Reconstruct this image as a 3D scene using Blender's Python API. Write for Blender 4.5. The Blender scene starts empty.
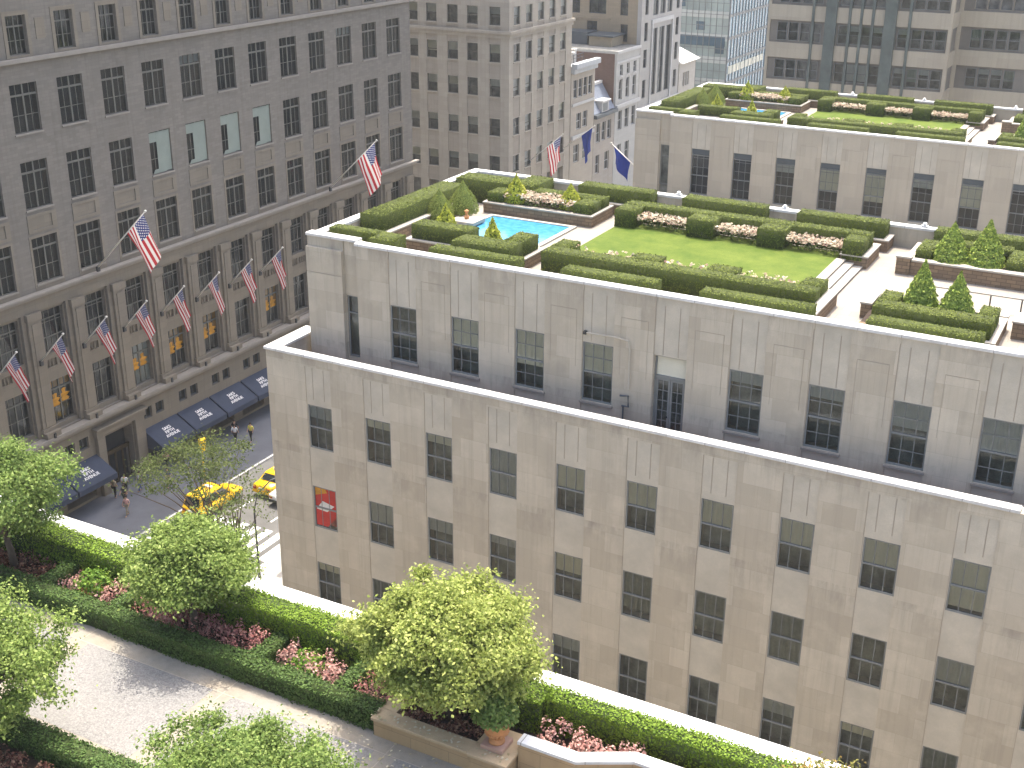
import bpy, bmesh, math, random
import numpy as np
from mathutils import Vector, Matrix, Quaternion

random.seed(11)
rng = np.random.default_rng(7)
SC = bpy.context.scene
COL = SC.collection
PI = math.pi
R = math.radians

# ------------------------------------------------------------------ materials
def new_mat(name):
    m = bpy.data.materials.new(name)
    m.use_nodes = True
    nt = m.node_tree
    return m, nt, nt.nodes['Principled BSDF'], nt.nodes['Material Output']

def N(nt, typ, **kw):
    n = nt.nodes.new(typ)
    for k, v in kw.items():
        setattr(n, k, v)
    return n

def rgb(c): return (c[0], c[1], c[2], 1.0)

def mixc(nt, fac, a, b, blend='MIX'):
    n = N(nt, 'ShaderNodeMix', data_type='RGBA', blend_type=blend)
    L = nt.links
    for s, v in ((n.inputs[0], fac), (n.inputs[6], a), (n.inputs[7], b)):
        if isinstance(v, bpy.types.NodeSocket): L.new(v, s)
        elif isinstance(v, (int, float)): s.default_value = v
        else: s.default_value = rgb(v)
    return n.outputs[2]

def noise(nt, scale, detail=4.0, rough=0.55, vec=None, dim='3D'):
    n = N(nt, 'ShaderNodeTexNoise')
    n.inputs['Scale'].default_value = scale
    n.inputs['Detail'].default_value = detail
    n.inputs['Roughness'].default_value = rough
    if vec is not None: nt.links.new(vec, n.inputs['Vector'])
    return n.outputs[0]

def ramp(nt, fac, lo, hi, a=0.0, b=1.0):
    n = N(nt, 'ShaderNodeMapRange')
    nt.links.new(fac, n.inputs[0])
    n.inputs[1].default_value = lo; n.inputs[2].default_value = hi
    n.inputs[3].default_value = a; n.inputs[4].default_value = b
    return n.outputs[0]

def position(nt):
    return N(nt, 'ShaderNodeNewGeometry').outputs['Position']

def wallvec(nt, su=1.0, sv=1.0):
    """(x+y, z, 0) so that one pattern runs on walls facing either axis."""
    s = N(nt, 'ShaderNodeSeparateXYZ'); nt.links.new(position(nt), s.inputs[0])
    a = N(nt, 'ShaderNodeMath', operation='ADD')
    nt.links.new(s.outputs[0], a.inputs[0]); nt.links.new(s.outputs[1], a.inputs[1])
    m1 = N(nt, 'ShaderNodeMath', operation='MULTIPLY'); nt.links.new(a.outputs[0], m1.inputs[0]); m1.inputs[1].default_value = su
    m2 = N(nt, 'ShaderNodeMath', operation='MULTIPLY'); nt.links.new(s.outputs[2], m2.inputs[0]); m2.inputs[1].default_value = sv
    c = N(nt, 'ShaderNodeCombineXYZ'); nt.links.new(m1.outputs[0], c.inputs[0]); nt.links.new(m2.outputs[0], c.inputs[1])
    return c.outputs[0]

def bump(nt, bsdf, h, strength=0.3, dist=0.02):
    b = N(nt, 'ShaderNodeBump')
    b.inputs['Strength'].default_value = strength
    b.inputs['Distance'].default_value = dist
    nt.links.new(h, b.inputs['Height'])
    nt.links.new(b.outputs[0], bsdf.inputs['Normal'])

def plain(name, c, rough=0.7, var=0.15, scale=1.5, metallic=0.0, spec=0.3, bmp=0.0, fine=25.0):
    m, nt, b, o = new_mat(name)
    n1 = noise(nt, scale, 5, 0.6, position(nt)); n2 = noise(nt, fine, 3, 0.6, position(nt))
    lo = [x * (1 - var) for x in c]; hi = [min(1, x * (1 + var)) for x in c]
    c1 = mixc(nt, ramp(nt, n1, 0.3, 0.7), lo, hi)
    c2 = mixc(nt, ramp(nt, n2, 0.35, 0.65, 0, 0.5), c1, [x * (1 - var * 0.8) for x in c])
    nt.links.new(c2, b.inputs['Base Color'])
    b.inputs['Roughness'].default_value = rough; b.inputs['Metallic'].default_value = metallic
    b.inputs['Specular IOR Level'].default_value = spec
    if bmp: bump(nt, b, n2, bmp, 0.02)
    return m

def stone(name, c, c2, mortar, bw, bh, streak=0.2, msize=0.006, off=0.5, var=0.12, blotch=0.25, stains=()):
    """Block masonry with per-block tone, joints, blotches and vertical rain streaks."""
    m, nt, b, o = new_mat(name)
    v = wallvec(nt)
    br = N(nt, 'ShaderNodeTexBrick'); nt.links.new(v, br.inputs['Vector'])
    br.offset = off; br.offset_frequency = 2; br.squash = 1.0
    br.inputs['Color1'].default_value = rgb(c); br.inputs['Color2'].default_value = rgb(c2)
    br.inputs['Mortar'].default_value = rgb(mortar)
    br.inputs['Scale'].default_value = 1.0; br.inputs['Mortar Size'].default_value = msize
    br.inputs['Mortar Smooth'].default_value = 0.3; br.inputs['Bias'].default_value = -0.1
    br.inputs['Brick Width'].default_value = bw; br.inputs['Row Height'].default_value = bh
    big = noise(nt, 0.28, 5, 0.6, v)
    c1 = mixc(nt, ramp(nt, big, 0.35, 0.7, 0, blotch), br.outputs['Color'], [x * 0.72 for x in c])
    vs = wallvec(nt, 3.2, 0.12)
    st = noise(nt, 1.0, 5, 0.65, vs)
    c3 = mixc(nt, ramp(nt, st, 0.48, 0.75, 0, streak), c1, [x * 0.5 for x in c])
    pale = noise(nt, 0.9, 4, 0.6, v)
    c4 = mixc(nt, ramp(nt, pale, 0.5, 0.8, 0, var * 2), c3, [min(1, x * 1.25) for x in c])
    fine = noise(nt, 14.0, 4, 0.7, v)
    c5 = mixc(nt, ramp(nt, fine, 0.35, 0.65, 0, 0.22), c4, [x * 0.75 for x in c])
    if stains:                                  # soot washed down below ledges: (top z, depth)
        sp = N(nt, 'ShaderNodeSeparateXYZ'); nt.links.new(position(nt), sp.inputs[0])
        run = noise(nt, 1.0, 6, 0.7, wallvec(nt, 1.1, 0.35)); thin = noise(nt, 1.0, 4, 0.7, wallvec(nt, 7.0, 0.25))
        for zt, dz in stains:
            m1 = ramp(nt, sp.outputs[2], zt - dz, zt, 0, 1)
            top = N(nt, 'ShaderNodeMath', operation='LESS_THAN'); nt.links.new(sp.outputs[2], top.inputs[0]); top.inputs[1].default_value = zt + 0.05
            f1 = N(nt, 'ShaderNodeMath', operation='MULTIPLY'); nt.links.new(m1, f1.inputs[0]); nt.links.new(top.outputs[0], f1.inputs[1])
            f2 = N(nt, 'ShaderNodeMath', operation='MULTIPLY'); nt.links.new(f1.outputs[0], f2.inputs[0]); nt.links.new(ramp(nt, run, 0.46, 0.66, 0, 0.6), f2.inputs[1])
            f3 = N(nt, 'ShaderNodeMath', operation='MULTIPLY'); nt.links.new(f1.outputs[0], f3.inputs[0]); nt.links.new(ramp(nt, thin, 0.52, 0.75, 0, 0.5), f3.inputs[1])
            f4 = N(nt, 'ShaderNodeMath', operation='MAXIMUM'); nt.links.new(f2.outputs[0], f4.inputs[0]); nt.links.new(f3.outputs[0], f4.inputs[1])
            c5 = mixc(nt, f4.outputs[0], c5, [c[0] * 0.42, c[1] * 0.42, c[2] * 0.45])
    nt.links.new(c5, b.inputs['Base Color'])
    b.inputs['Roughness'].default_value = 0.85; b.inputs['Specular IOR Level'].default_value = 0.15
    bump(nt, b, fine, 0.15, 0.02)
    return m

def leafmat(name, c_dark, c_mid, c_light, trans=0.25, rough=0.55):
    m, nt, b, o = new_mat(name)
    g = N(nt, 'ShaderNodeNewGeometry')
    cr = N(nt, 'ShaderNodeValToRGB'); nt.links.new(g.outputs['Random Per Island'], cr.inputs[0])
    e = cr.color_ramp.elements
    e[0].position = 0.0; e[0].color = rgb(c_dark); e[1].position = 1.0; e[1].color = rgb(c_light)
    k = e.new(0.5); k.color = rgb(c_mid)
    pn = noise(nt, 0.9, 3, 0.5, position(nt))
    cc = mixc(nt, ramp(nt, pn, 0.35, 0.7, 0, 0.45), cr.outputs[0], [x * 0.7 for x in c_mid])
    nt.links.new(cc, b.inputs['Base Color'])
    b.inputs['Roughness'].default_value = rough; b.inputs['Specular IOR Level'].default_value = 0.12
    if trans:
        t = N(nt, 'ShaderNodeBsdfTranslucent'); nt.links.new(cc, t.inputs[0])
        mx = N(nt, 'ShaderNodeMixShader'); mx.inputs[0].default_value = trans
        nt.links.new(b.outputs[0], mx.inputs[1]); nt.links.new(t.outputs[0], mx.inputs[2])
        nt.links.new(mx.outputs[0], o.inputs[0])
    return m

def glassmat(name, tint, trans=0.55, rough=0.06, spec=(0.9, 0.95, 1.0)):
    m, nt, b, o = new_mat(name)
    t = N(nt, 'ShaderNodeBsdfTransparent'); t.inputs[0].default_value = rgb(tint)
    d = N(nt, 'ShaderNodeBsdfDiffuse')
    dn = noise(nt, 0.7, 3, 0.5, position(nt))
    nt.links.new(mixc(nt, ramp(nt, dn, 0.4, 0.65), (0.012, 0.016, 0.018), (0.05, 0.06, 0.06)), d.inputs[0])
    g = N(nt, 'ShaderNodeBsdfGlossy'); g.inputs['Roughness'].default_value = rough; g.inputs[0].default_value = rgb(spec)
    wav = noise(nt, 1.1, 2, 0.5, position(nt))
    bp = N(nt, 'ShaderNodeBump'); bp.inputs['Strength'].default_value = 0.05; bp.inputs['Distance'].default_value = 0.05
    nt.links.new(wav, bp.inputs['Height']); nt.links.new(bp.outputs[0], g.inputs['Normal'])
    m1 = N(nt, 'ShaderNodeMixShader'); m1.inputs[0].default_value = trans
    nt.links.new(d.outputs[0], m1.inputs[1]); nt.links.new(t.outputs[0], m1.inputs[2])
    f = N(nt, 'ShaderNodeFresnel'); f.inputs[0].default_value = 1.5
    m2 = N(nt, 'ShaderNodeMixShader'); nt.links.new(f.outputs[0], m2.inputs[0])
    nt.links.new(m1.outputs[0], m2.inputs[1]); nt.links.new(g.outputs[0], m2.inputs[2])
    nt.links.new(m2.outputs[0], o.inputs[0])
    return m

# ------------------------------------------------------------------ mesh builder
class MB:
    def __init__(s): s.v = []; s.f = []; s.m = []
    def add(s, vs, fs, mi=0):
        o = len(s.v); s.v += [tuple(p) for p in vs]
        s.f += [tuple(i + o for i in f) for f in fs]; s.m += [mi] * len(fs); return s
    def quad(s, a, b, c, d, mi=0): return s.add([a, b, c, d], [(0, 1, 2, 3)], mi)
    def box(s, x0, x1, y0, y1, z0, z1, mi=0):
        vs = [(x0, y0, z0), (x1, y0, z0), (x1, y1, z0), (x0, y1, z0), (x0, y0, z1), (x1, y0, z1), (x1, y1, z1), (x0, y1, z1)]
        return s.add(vs, [(3, 2, 1, 0), (4, 5, 6, 7), (0, 1, 5, 4), (1, 2, 6, 5), (2, 3, 7, 6), (3, 0, 4, 7)], mi)
    def prism(s, poly, z0, z1, mi=0):
        n = len(poly)
        vs = [(x, y, z0) for x, y in poly] + [(x, y, z1) for x, y in poly]
        fs = [tuple(range(n - 1, -1, -1)), tuple(range(n, 2 * n))] + [(i, (i + 1) % n, n + (i + 1) % n, n + i) for i in range(n)]
        return s.add(vs, fs, mi)
    def tube(s, pts, rad, n=8, mi=0, caps=True):
        pts = [Vector(p) for p in pts]; rad = rad if isinstance(rad, (list, tuple)) else [rad] * len(pts)
        vs = []; up = Vector((0.31, 0.17, 0.93))
        for i, p in enumerate(pts):
            d = (pts[min(i + 1, len(pts) - 1)] - pts[max(i - 1, 0)]).normalized()
            a = d.cross(up)
            if a.length < 1e-3: a = d.cross(Vector((1, 0, 0)))
            a.normalize(); b = d.cross(a)
            for k in range(n):
                t = 2 * PI * k / n
                vs.append(p + (a * math.cos(t) + b * math.sin(t)) * rad[i])
        fs = [(i * n + k, i * n + (k + 1) % n, (i + 1) * n + (k + 1) % n, (i + 1) * n + k) for i in range(len(pts) - 1) for k in range(n)]
        if caps: fs += [tuple(range(n - 1, -1, -1)), tuple((len(pts) - 1) * n + k for k in range(n))]
        return s.add(vs, fs, mi)
    def lathe(s, prof, c=(0, 0, 0), n=24, mi=0):
        vs = []
        for r, z in prof:
            for k in range(n):
                t = 2 * PI * k / n; vs.append((c[0] + r * math.cos(t), c[1] + r * math.sin(t), c[2] + z))
        fs = [(i * n + k, i * n + (k + 1) % n, (i + 1) * n + (k + 1) % n, (i + 1) * n + k) for i in range(len(prof) - 1) for k in range(n)]
        fs += [tuple(range(n - 1, -1, -1)), tuple((len(prof) - 1) * n + k for k in range(n))]
        return s.add(vs, fs, mi)
    def mesh(s, name, mats):
        me = bpy.data.meshes.new(name)
        me.from_pydata(s.v, [], s.f)
        for m in (mats if isinstance(mats, (list, tuple)) else [mats]): me.materials.append(m)
        me.polygons.foreach_set('material_index', s.m)
        me.update(); return me
    def build(s, name, mats, parent=None, smooth=False, bevel=0.0):
        me = s.mesh(name, mats)
        if bevel:
            bm = bmesh.new(); bm.from_mesh(me)
            bmesh.ops.remove_doubles(bm, verts=bm.verts, dist=1e-5)
            es = [e for e in bm.edges if len(e.link_faces) == 2 and e.calc_face_angle(0) > 0.6]
            bmesh.ops.bevel(bm, geom=es, offset=bevel, segments=2, affect='EDGES', profile=0.6)
            bm.to_mesh(me); bm.free()
        if smooth: me.polygons.foreach_set('use_smooth', [True] * len(me.polygons))
        return link(name, me, parent)

def link(name, data, parent=None, loc=None, rotz=0.0):
    o = bpy.data.objects.new(name, data); COL.objects.link(o)
    if parent is not None: o.parent = parent
    if loc is not None: o.location = loc
    if rotz: o.rotation_euler = (0, 0, rotz)
    return o

def tag(o, label=None, cat=None, group=None, kind=None):
    if label: o['label'] = label
    if cat: o['category'] = cat
    if group: o['group'] = group
    if kind: o['kind'] = kind
    return o

def thing(name, label, cat, loc=(0, 0, 0), rotz=0.0, group=None):
    return tag(link(name, None, None, loc, rotz), label, cat, group)

def copy_tree(o, parent=None):
    c = o.copy(); COL.objects.link(c)
    if parent is not None: c.parent = parent
    for ch in list(o.children): copy_tree(ch, c)
    return c

# ------------------------------------------------------------------ façades
def facade(name, parent, x0, x1, z0, z1, cells, mats, loc=(0, 0, 0), rotz=0.0, thick=0.9):
    """Wall in local x-z facing -y; cells = (xa, xb, za, zb, depth, material); later cells win."""
    xs = {x0, x1}; zs = {z0, z1}
    for c in cells:
        for v in c[:2]:
            if x0 < v < x1: xs.add(v)
        for v in c[2:4]:
            if z0 < v < z1: zs.add(v)
    xs = sorted(xs); zs = sorted(zs)
    xs = [v for i, v in enumerate(xs) if i == 0 or v - xs[i - 1] > 1e-4]
    zs = [v for i, v in enumerate(zs) if i == 0 or v - zs[i - 1] > 1e-4]
    nx, nz = len(xs) - 1, len(zs) - 1
    cx = np.array([(xs[i] + xs[i + 1]) / 2 for i in range(nx)]); cz = np.array([(zs[j] + zs[j + 1]) / 2 for j in range(nz)])
    D = np.zeros((nx, nz)); M = np.zeros((nx, nz), int)
    for c in cells:
        ii = np.where((cx > c[0]) & (cx < c[1]))[0]; jj = np.where((cz > c[2]) & (cz < c[3]))[0]
        if len(ii) and len(jj):
            D[np.ix_(ii, jj)] = c[4]; M[np.ix_(ii, jj)] = c[5] if len(c) > 5 else 0
    b = MB()
    for i in range(nx):
        for j in range(nz):
            d = D[i, j]; a, e, f, g = xs[i], xs[i + 1], zs[j], zs[j + 1]
            b.quad((a, d, f), (e, d, f), (e, d, g), (a, d, g), int(M[i, j]))
            nb = D[i + 1, j] if i + 1 < nx else thick
            if abs(nb - d) > 1e-5:
                if nb > d: b.quad((e, d, f), (e, nb, f), (e, nb, g), (e, d, g))
                else: b.quad((e, nb, f), (e, d, f), (e, d, g), (e, nb, g))
            if i == 0: b.quad((a, thick, f), (a, d, f), (a, d, g), (a, thick, g))
            nb = D[i, j + 1] if j + 1 < nz else thick
            if abs(nb - d) > 1e-5:
                b.quad((a, d, g), (e, d, g), (e, nb, g), (a, nb, g))
            if j == 0: b.quad((a, thick, f), (e, thick, f), (e, d, f), (a, d, f))
    o = b.build(name, mats, parent); o.location = loc; o.rotation_euler = (0, 0, rotz)
    return o

class Win:
    """Window prototype; local x 0..w, z 0..h, outward -y.  cols/rows = muntins; heavy = positions of thick bars."""
    def __init__(s, w, h, cols, rows, mframe, mpane, fw=0.07, mw=0.03, heavy_x=(), heavy_z=(0.5,), hw=0.06, d=0.16, sill=None, sillm=None, blindm=None, arch=False, pd=0.05):
        b = MB()
        y0, y1 = d, d + 0.08
        b.box(0, fw, y0, y1, 0, h).box(w - fw, w, y0, y1, 0, h).box(fw, w - fw, y0, y1, 0, fw * 1.3).box(fw, w - fw, y0, y1, h - fw, h)
        hx = sorted(heavy_x); segs_x = [fw]
        for t in hx:
            b.box(w * t - hw / 2, w * t + hw / 2, y0 - 0.01, y1, fw * 1.3, h - fw)
        hz = sorted(heavy_z)
        for t in hz:
            b.box(fw, w - fw, y0 - 0.02, y1 - 0.02, h * t - hw / 2, h * t + hw / 2)
        for k in range(1, cols):
            t = k / cols
            if all(abs(t - q) > 0.03 for q in hx): b.box(w * t - mw / 2, w * t + mw / 2, y0 + 0.02, y1 - 0.01, fw * 1.3, h - fw)
        rz = rows if isinstance(rows, (list, tuple)) else [k / rows for k in range(1, rows)]
        for t in rz:
            if all(abs(t - q) > 0.03 for q in hz): b.box(fw, w - fw, y0 + 0.025, y1 - 0.015, h * t - mw / 2, h * t + mw / 2)
        if arch:
            n = 10; r = w * 0.22
            for sx in (0, 1):
                poly = [(0, 0)] + [(r - r * math.cos(PI / 2 * k / n), -r + r * math.sin(PI / 2 * k / n)) for k in range(n + 1)]
                pts = [((x if not sx else w - x), h + z) for x, z in poly]
                vs = [(x, y0 - 0.04, z) for x, z in pts]
                f = list(range(len(vs)))
                b.add(vs, [tuple(f if sx else f[::-1])])
        s.frame = b.mesh('window', mframe)
        s.pane = MB().quad((fw, y0 + pd, fw), (w - fw, y0 + pd, fw), (w - fw, y0 + pd, h - fw), (fw, y0 + pd, h - fw)).mesh('pane', mpane)
        s.sill = MB().box(-0.06, w + 0.06, -0.09, d + 0.02, -0.11, -0.004).mesh('sill', sillm) if sill else None
        s.blinds = {}
        s.blindm = blindm; s.w = w; s.h = h; s.d = d; s.fw = fw; s.pd = pd
    def blind(s, frac, k):
        key = (round(frac, 1), k)
        if key not in s.blinds:
            y = s.d + s.pd + 0.018
            b = MB(); n = 12; zb = s.h * (1 - key[0])
            vs = []; 
            for i in range(n + 1):
                x = s.fw + (s.w - 2 * s.fw) * i / n; dy = 0.012 if i % 2 else 0.0
                vs += [(x, y + dy, zb), (x, y + dy, s.h)]
            b.add(vs, [(2 * i, 2 * i + 2, 2 * i + 3, 2 * i + 1) for i in range(n)])
            s.blinds[key] = b.mesh('blind', s.blindm[k])
        return s.blinds[key]
    def place(s, parent, loc, rotz=0.0, blind=None, name='window'):
        o = link(name, s.frame, parent, loc, rotz)
        link('pane', s.pane, o)
        if s.sill: link('sill', s.sill, o)
        if blind: link('blind', s.blind(*blind), o)
        return o

# ------------------------------------------------------------------ foliage
def cards(pos, nrm, size, jitter=0.7, aspect=0.6, tone=None):
    """Leaf-sized diamond faces (one island each) at pos, facing roughly nrm."""
    n = len(pos)
    nn = nrm + jitter * rng.standard_normal((n, 3)); nn /= np.linalg.norm(nn, axis=1, keepdims=True) + 1e-9
    t = np.cross(nn, rng.standard_normal((n, 3))); t /= np.linalg.norm(t, axis=1, keepdims=True) + 1e-9
    b = np.cross(nn, t)
    s = (size * (0.6 + 0.8 * rng.random(n)))[:, None] if np.isscalar(size) else size[:, None]
    bend = nn * s * 0.18
    v = np.stack([pos - t * s, pos - b * s * aspect + bend, pos + t * s, pos + b * s * aspect + bend], 1).reshape(-1, 3)
    return v

def card_mesh(name, v, mats, extra=None, mat_idx=None):
    """v: (4n,3) quads (+ an optional MB 'extra' whose faces use material 1+)."""
    nq = len(v) // 4
    me = bpy.data.meshes.new(name)
    if extra is None:
        me.vertices.add(len(v)); me.vertices.foreach_set('co', v.astype(np.float32).ravel())
        me.loops.add(4 * nq); me.loops.foreach_set('vertex_index', np.arange(4 * nq, dtype=np.int32))
        me.polygons.add(nq); me.polygons.foreach_set('loop_start', np.arange(0, 4 * nq, 4, dtype=np.int32))
        if mat_idx is not None: me.polygons.foreach_set('material_index', mat_idx.astype(np.int32))
    else:
        ev = np.array(extra.v, np.float32); av = np.vstack([v.astype(np.float32), ev])
        loops = list(range(4 * nq)); starts = list(range(0, 4 * nq, 4)); mi = [0] * nq if mat_idx is None else list(mat_idx)
        for f, m in zip(extra.f, extra.m):
            starts.append(len(loops)); loops += [i + 4 * nq for i in f]; mi.append(m)
        me.vertices.add(len(av)); me.vertices.foreach_set('co', av.ravel())
        me.loops.add(len(loops)); me.loops.foreach_set('vertex_index', np.array(loops, np.int32))
        me.polygons.add(len(starts)); me.polygons.foreach_set('loop_start', np.array(starts, np.int32))
        me.polygons.foreach_set('material_index', np.array(mi, np.int32))
    for m in (mats if isinstance(mats, (list, tuple)) else [mats]): me.materials.append(m)
    me.update(calc_edges=True); me.validate()
    return me

def hedge_mesh(name, rects, z0, z1, mats, dens=70, leaf=0.06, rough=0.03, inset=0.03):
    """Clipped hedge over a union of abutting rectangles: uneven body + leaf faces on every face."""
    ex = MB(); P = []; Nn = []
    def inside(x, y, k):
        for i, (a, b, c, d) in enumerate(rects):
            if i != k and a - 1e-3 <= x <= b + 1e-3 and c - 1e-3 <= y <= d + 1e-3: return True
        return False
    for k, (x0, x1, y0, y1) in enumerate(rects):
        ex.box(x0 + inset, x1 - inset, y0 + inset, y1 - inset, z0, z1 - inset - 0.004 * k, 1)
        h = z1 - z0
        def samp(area):
            return max(1, int(area * dens))
        n = samp((x1 - x0) * (y1 - y0))
        p = np.stack([rng.uniform(x0, x1, n), rng.uniform(y0, y1, n), np.full(n, z1)], 1); P.append(p); Nn.append(np.tile([0, 0, 1.0], (n, 1)))
        for ax, val, sg in ((0, x0, -1), (0, x1, 1), (1, y0, -1), (1, y1, 1)):
            ln = (y1 - y0) if ax == 0 else (x1 - x0)
            n = samp(ln * h)
            t = rng.uniform(y0, y1, n) if ax == 0 else rng.uniform(x0, x1, n)
            z = rng.uniform(z0, z1, n)
            p = np.stack([np.full(n, val), t, z] if ax == 0 else [t, np.full(n, val), z], 1)
            q = p.copy(); q[:, ax] += sg * 0.06
            keep = np.array([not inside(a, b, k) for a, b in q[:, :2]], bool)
            nv = np.zeros((n, 3)); nv[:, ax] = sg
            P.append(p[keep]); Nn.append(nv[keep])
    P = np.vstack(P); Nn = np.vstack(Nn)
    wob = 0.5 * np.sin(P[:, 0] * 3.1 + P[:, 1] * 1.3) + 0.5 * np.sin(P[:, 1] * 2.7 - P[:, 0] * 1.1 + P[:, 2] * 4)
    P = P + Nn * (rough * (wob + 0.7 * rng.standard_normal(len(P))))[:, None] - Nn * inset * 0.5
    return card_mesh(name, np.vstack([cards(P[Nn[:, 2] > 0.5], Nn[Nn[:, 2] > 0.5], leaf, 0.4), cards(P[Nn[:, 2] <= 0.5], Nn[Nn[:, 2] <= 0.5], leaf, 0.22)]), mats, ex)

def tree_parts(center, rad, base, mats, n_clump=70, per=170, leaf=0.085, flat=0.35, seed=0, trunk_r=0.11, clump_r=0.5, ragged=0.18, lean=(0, 0), zlow=-0.5, name='crown', upright=0.7):
    """Trunk + limbs as one mesh, leaf clumps spread through the crown volume as another."""
    r = np.random.default_rng(seed)
    c = np.array(center, float); rad = np.array(rad, float)
    d = r.standard_normal((n_clump * 5, 3)); d /= np.linalg.norm(d, axis=1, keepdims=True)
    d = d[d[:, 2] > zlow][:n_clump]
    rr = (0.45 + 0.55 * r.random(len(d)) ** 0.5) * (1 + ragged * r.standard_normal(len(d)))
    cl = c + d * rr[:, None] * rad * 0.88
    b = MB(); base = np.array(base, float)
    fork = base + (c - base) * 0.42 + np.array([lean[0], lean[1], 0]) * 0.3
    b.tube([base - [0, 0, 0.05], base + (fork - base) * 0.5 + [0.02, 0.015, 0], fork], [trunk_r * 1.25, trunk_r, trunk_r * 0.85], 9)
    order = r.permutation(len(cl))[:16]
    for q in order:
        e = cl[q]; mid = fork + (e - fork) * 0.5 + np.array([0, 0, 0.12 * rad[2]]) + 0.08 * r.standard_normal(3)
        b.tube([fork, mid, e], [trunk_r * 0.55, trunk_r * 0.3, trunk_r * 0.1], 6, caps=False)
    P = []; Q = []
    for k, e in enumerate(cl):
        m = int(per * (0.5 + r.random()))
        s = clump_r * (0.6 + 0.7 * r.random())
        p = e + r.standard_normal((m, 3)) * np.array([s, s, s * 0.6]) * 0.55
        P.append(p); out = (p - c) / rad; out[:, 2] += upright; Q.append(out / (np.linalg.norm(out, axis=1, keepdims=True) + 1e-6))
    P = np.vstack(P); Q = np.vstack(Q)
    return b, card_mesh(name, cards(P, Q, leaf, 0.75), mats)

def tree(name, label, cat, center, rad, base, lm, bark, group=None, **kw):
    t = thing(name, label, cat, base, 0, group)
    off = np.array(base)
    b, me = tree_parts(np.array(center) - off, rad, (0, 0, 0), lm, **kw)
    b.build('trunk', bark, t, smooth=True)
    link('crown', me, t)
    return t
# ------------------------------------------------------------------ camera, light, sky
CAM = (34.41, -43.70, 43.55)
def make_camera():
    a, b, c = -0.4913256, 0.3920696, 0.0067147
    f = Vector((math.sin(a) * math.cos(b), math.cos(a) * math.cos(b), -math.sin(b)))
    r = Vector((math.cos(a), -math.sin(a), 0)); u = r.cross(f)
    r2 = math.cos(c) * r + math.sin(c) * u; u2 = -math.sin(c) * r + math.cos(c) * u
    cd = bpy.data.cameras.new('camera'); cd.sensor_width = 36.0; cd.lens = 1255.36 / 1024 * 36
    cd.clip_start = 0.5; cd.clip_end = 3000
    o = bpy.data.objects.new('camera', cd); COL.objects.link(o)
    m = Matrix((r2, u2, -f)).transposed().to_4x4(); m.translation = Vector(CAM)
    o.matrix_world = m
    SC.camera = o
make_camera()
SUN_EL, SUN_AZ = R(70), R(-20)            # azimuth from +y towards +x
sp = Vector((math.sin(SUN_AZ) * math.cos(SUN_EL), math.cos(SUN_AZ) * math.cos(SUN_EL), math.sin(SUN_EL)))
sd = bpy.data.lights.new('sun', 'SUN'); sd.energy = 2.0; sd.angle = R(0.53); sd.color = (1.0, 0.945, 0.84)
so = bpy.data.objects.new('sun', sd); COL.objects.link(so); so.rotation_euler = sp.to_track_quat('Z', 'Y').to_euler(); so.location = (0, 0, 120)
W = bpy.data.worlds.new('World'); SC.world = W; W.use_nodes = True
wn = W.node_tree; bg = wn.nodes['Background']
sk = wn.nodes.new('ShaderNodeTexSky'); sk.sky_type = 'NISHITA'; sk.sun_disc = False
sk.sun_elevation = SUN_EL; sk.sun_rotation = SUN_AZ; sk.air_density = 1.0; sk.dust_density = 6.0; sk.ozone_density = 0.3
wn.links.new(sk.outputs[0], bg.inputs[0]); bg.inputs[1].default_value = 0.15
SC.view_settings.view_transform = 'Standard'; SC.view_settings.look = 'None'
SC.view_settings.exposure = 1.68; SC.view_settings.gamma = 1.0; SC.view_settings.use_curve_mapping = False
SC.render.engine = 'CYCLES'
SC.cycles.max_bounces = 7; SC.cycles.diffuse_bounces = 4; SC.cycles.transparent_max_bounces = 12; SC.cycles.use_denoising = True
SC.cycles.caustics_reflective = False; SC.cycles.caustics_refractive = False

# ------------------------------------------------------------------ materials
M = {}
M['lime'] = stone('limestone', (0.525, 0.473, 0.378), (0.395, 0.345, 0.265), (0.36, 0.32, 0.255), 1.3, 0.95, 0.4, 0.007, var=0.2, blotch=0.55, stains=((27.2, 1.5), (22.2, 1.3), (17.4, 1.6)))
M['door_bronze'] = plain('dark_bronze', (0.075, 0.055, 0.03), 0.4, 0.2, metallic=0.5)
M['lime_b'] = stone('limestone_far', (0.46, 0.41, 0.325), (0.40, 0.355, 0.28), (0.36, 0.32, 0.28), 1.55, 0.86, 0.2, 0.006, var=0.08)
M['spandrel'] = plain('fluted_spandrel', (0.47, 0.43, 0.35), 0.85, 0.16, 0.8, bmp=0.1)
M['spandrel_seam'] = plain('joint_stone', (0.37, 0.325, 0.265), 0.9, 0.1)
def copingmat():
    m, nt, b, o = new_mat('pale_coping')
    br = N(nt, 'ShaderNodeTexBrick'); nt.links.new(position(nt), br.inputs['Vector']); br.offset = 0.0
    br.inputs['Color1'].default_value = rgb((0.66, 0.655, 0.64)); br.inputs['Color2'].default_value = rgb((0.56, 0.55, 0.53)); br.inputs['Mortar'].default_value = rgb((0.24, 0.23, 0.21))
    br.inputs['Scale'].default_value = 1.0; br.inputs['Brick Width'].default_value = 1.65; br.inputs['Row Height'].default_value = 90.0; br.inputs['Mortar Size'].default_value = 0.012
    a = noise(nt, 1.6, 5, 0.65, position(nt)); f = noise(nt, 18, 3, 0.6, position(nt))
    c = mixc(nt, ramp(nt, a, 0.48, 0.72, 0, 0.55), br.outputs[0], (0.36, 0.345, 0.31))
    nt.links.new(mixc(nt, ramp(nt, f, 0.5, 0.7, 0, 0.3), c, (0.4, 0.38, 0.35)), b.inputs['Base Color'])
    b.inputs['Roughness'].default_value = 0.8; bump(nt, b, f, 0.15, 0.01); return m
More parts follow.
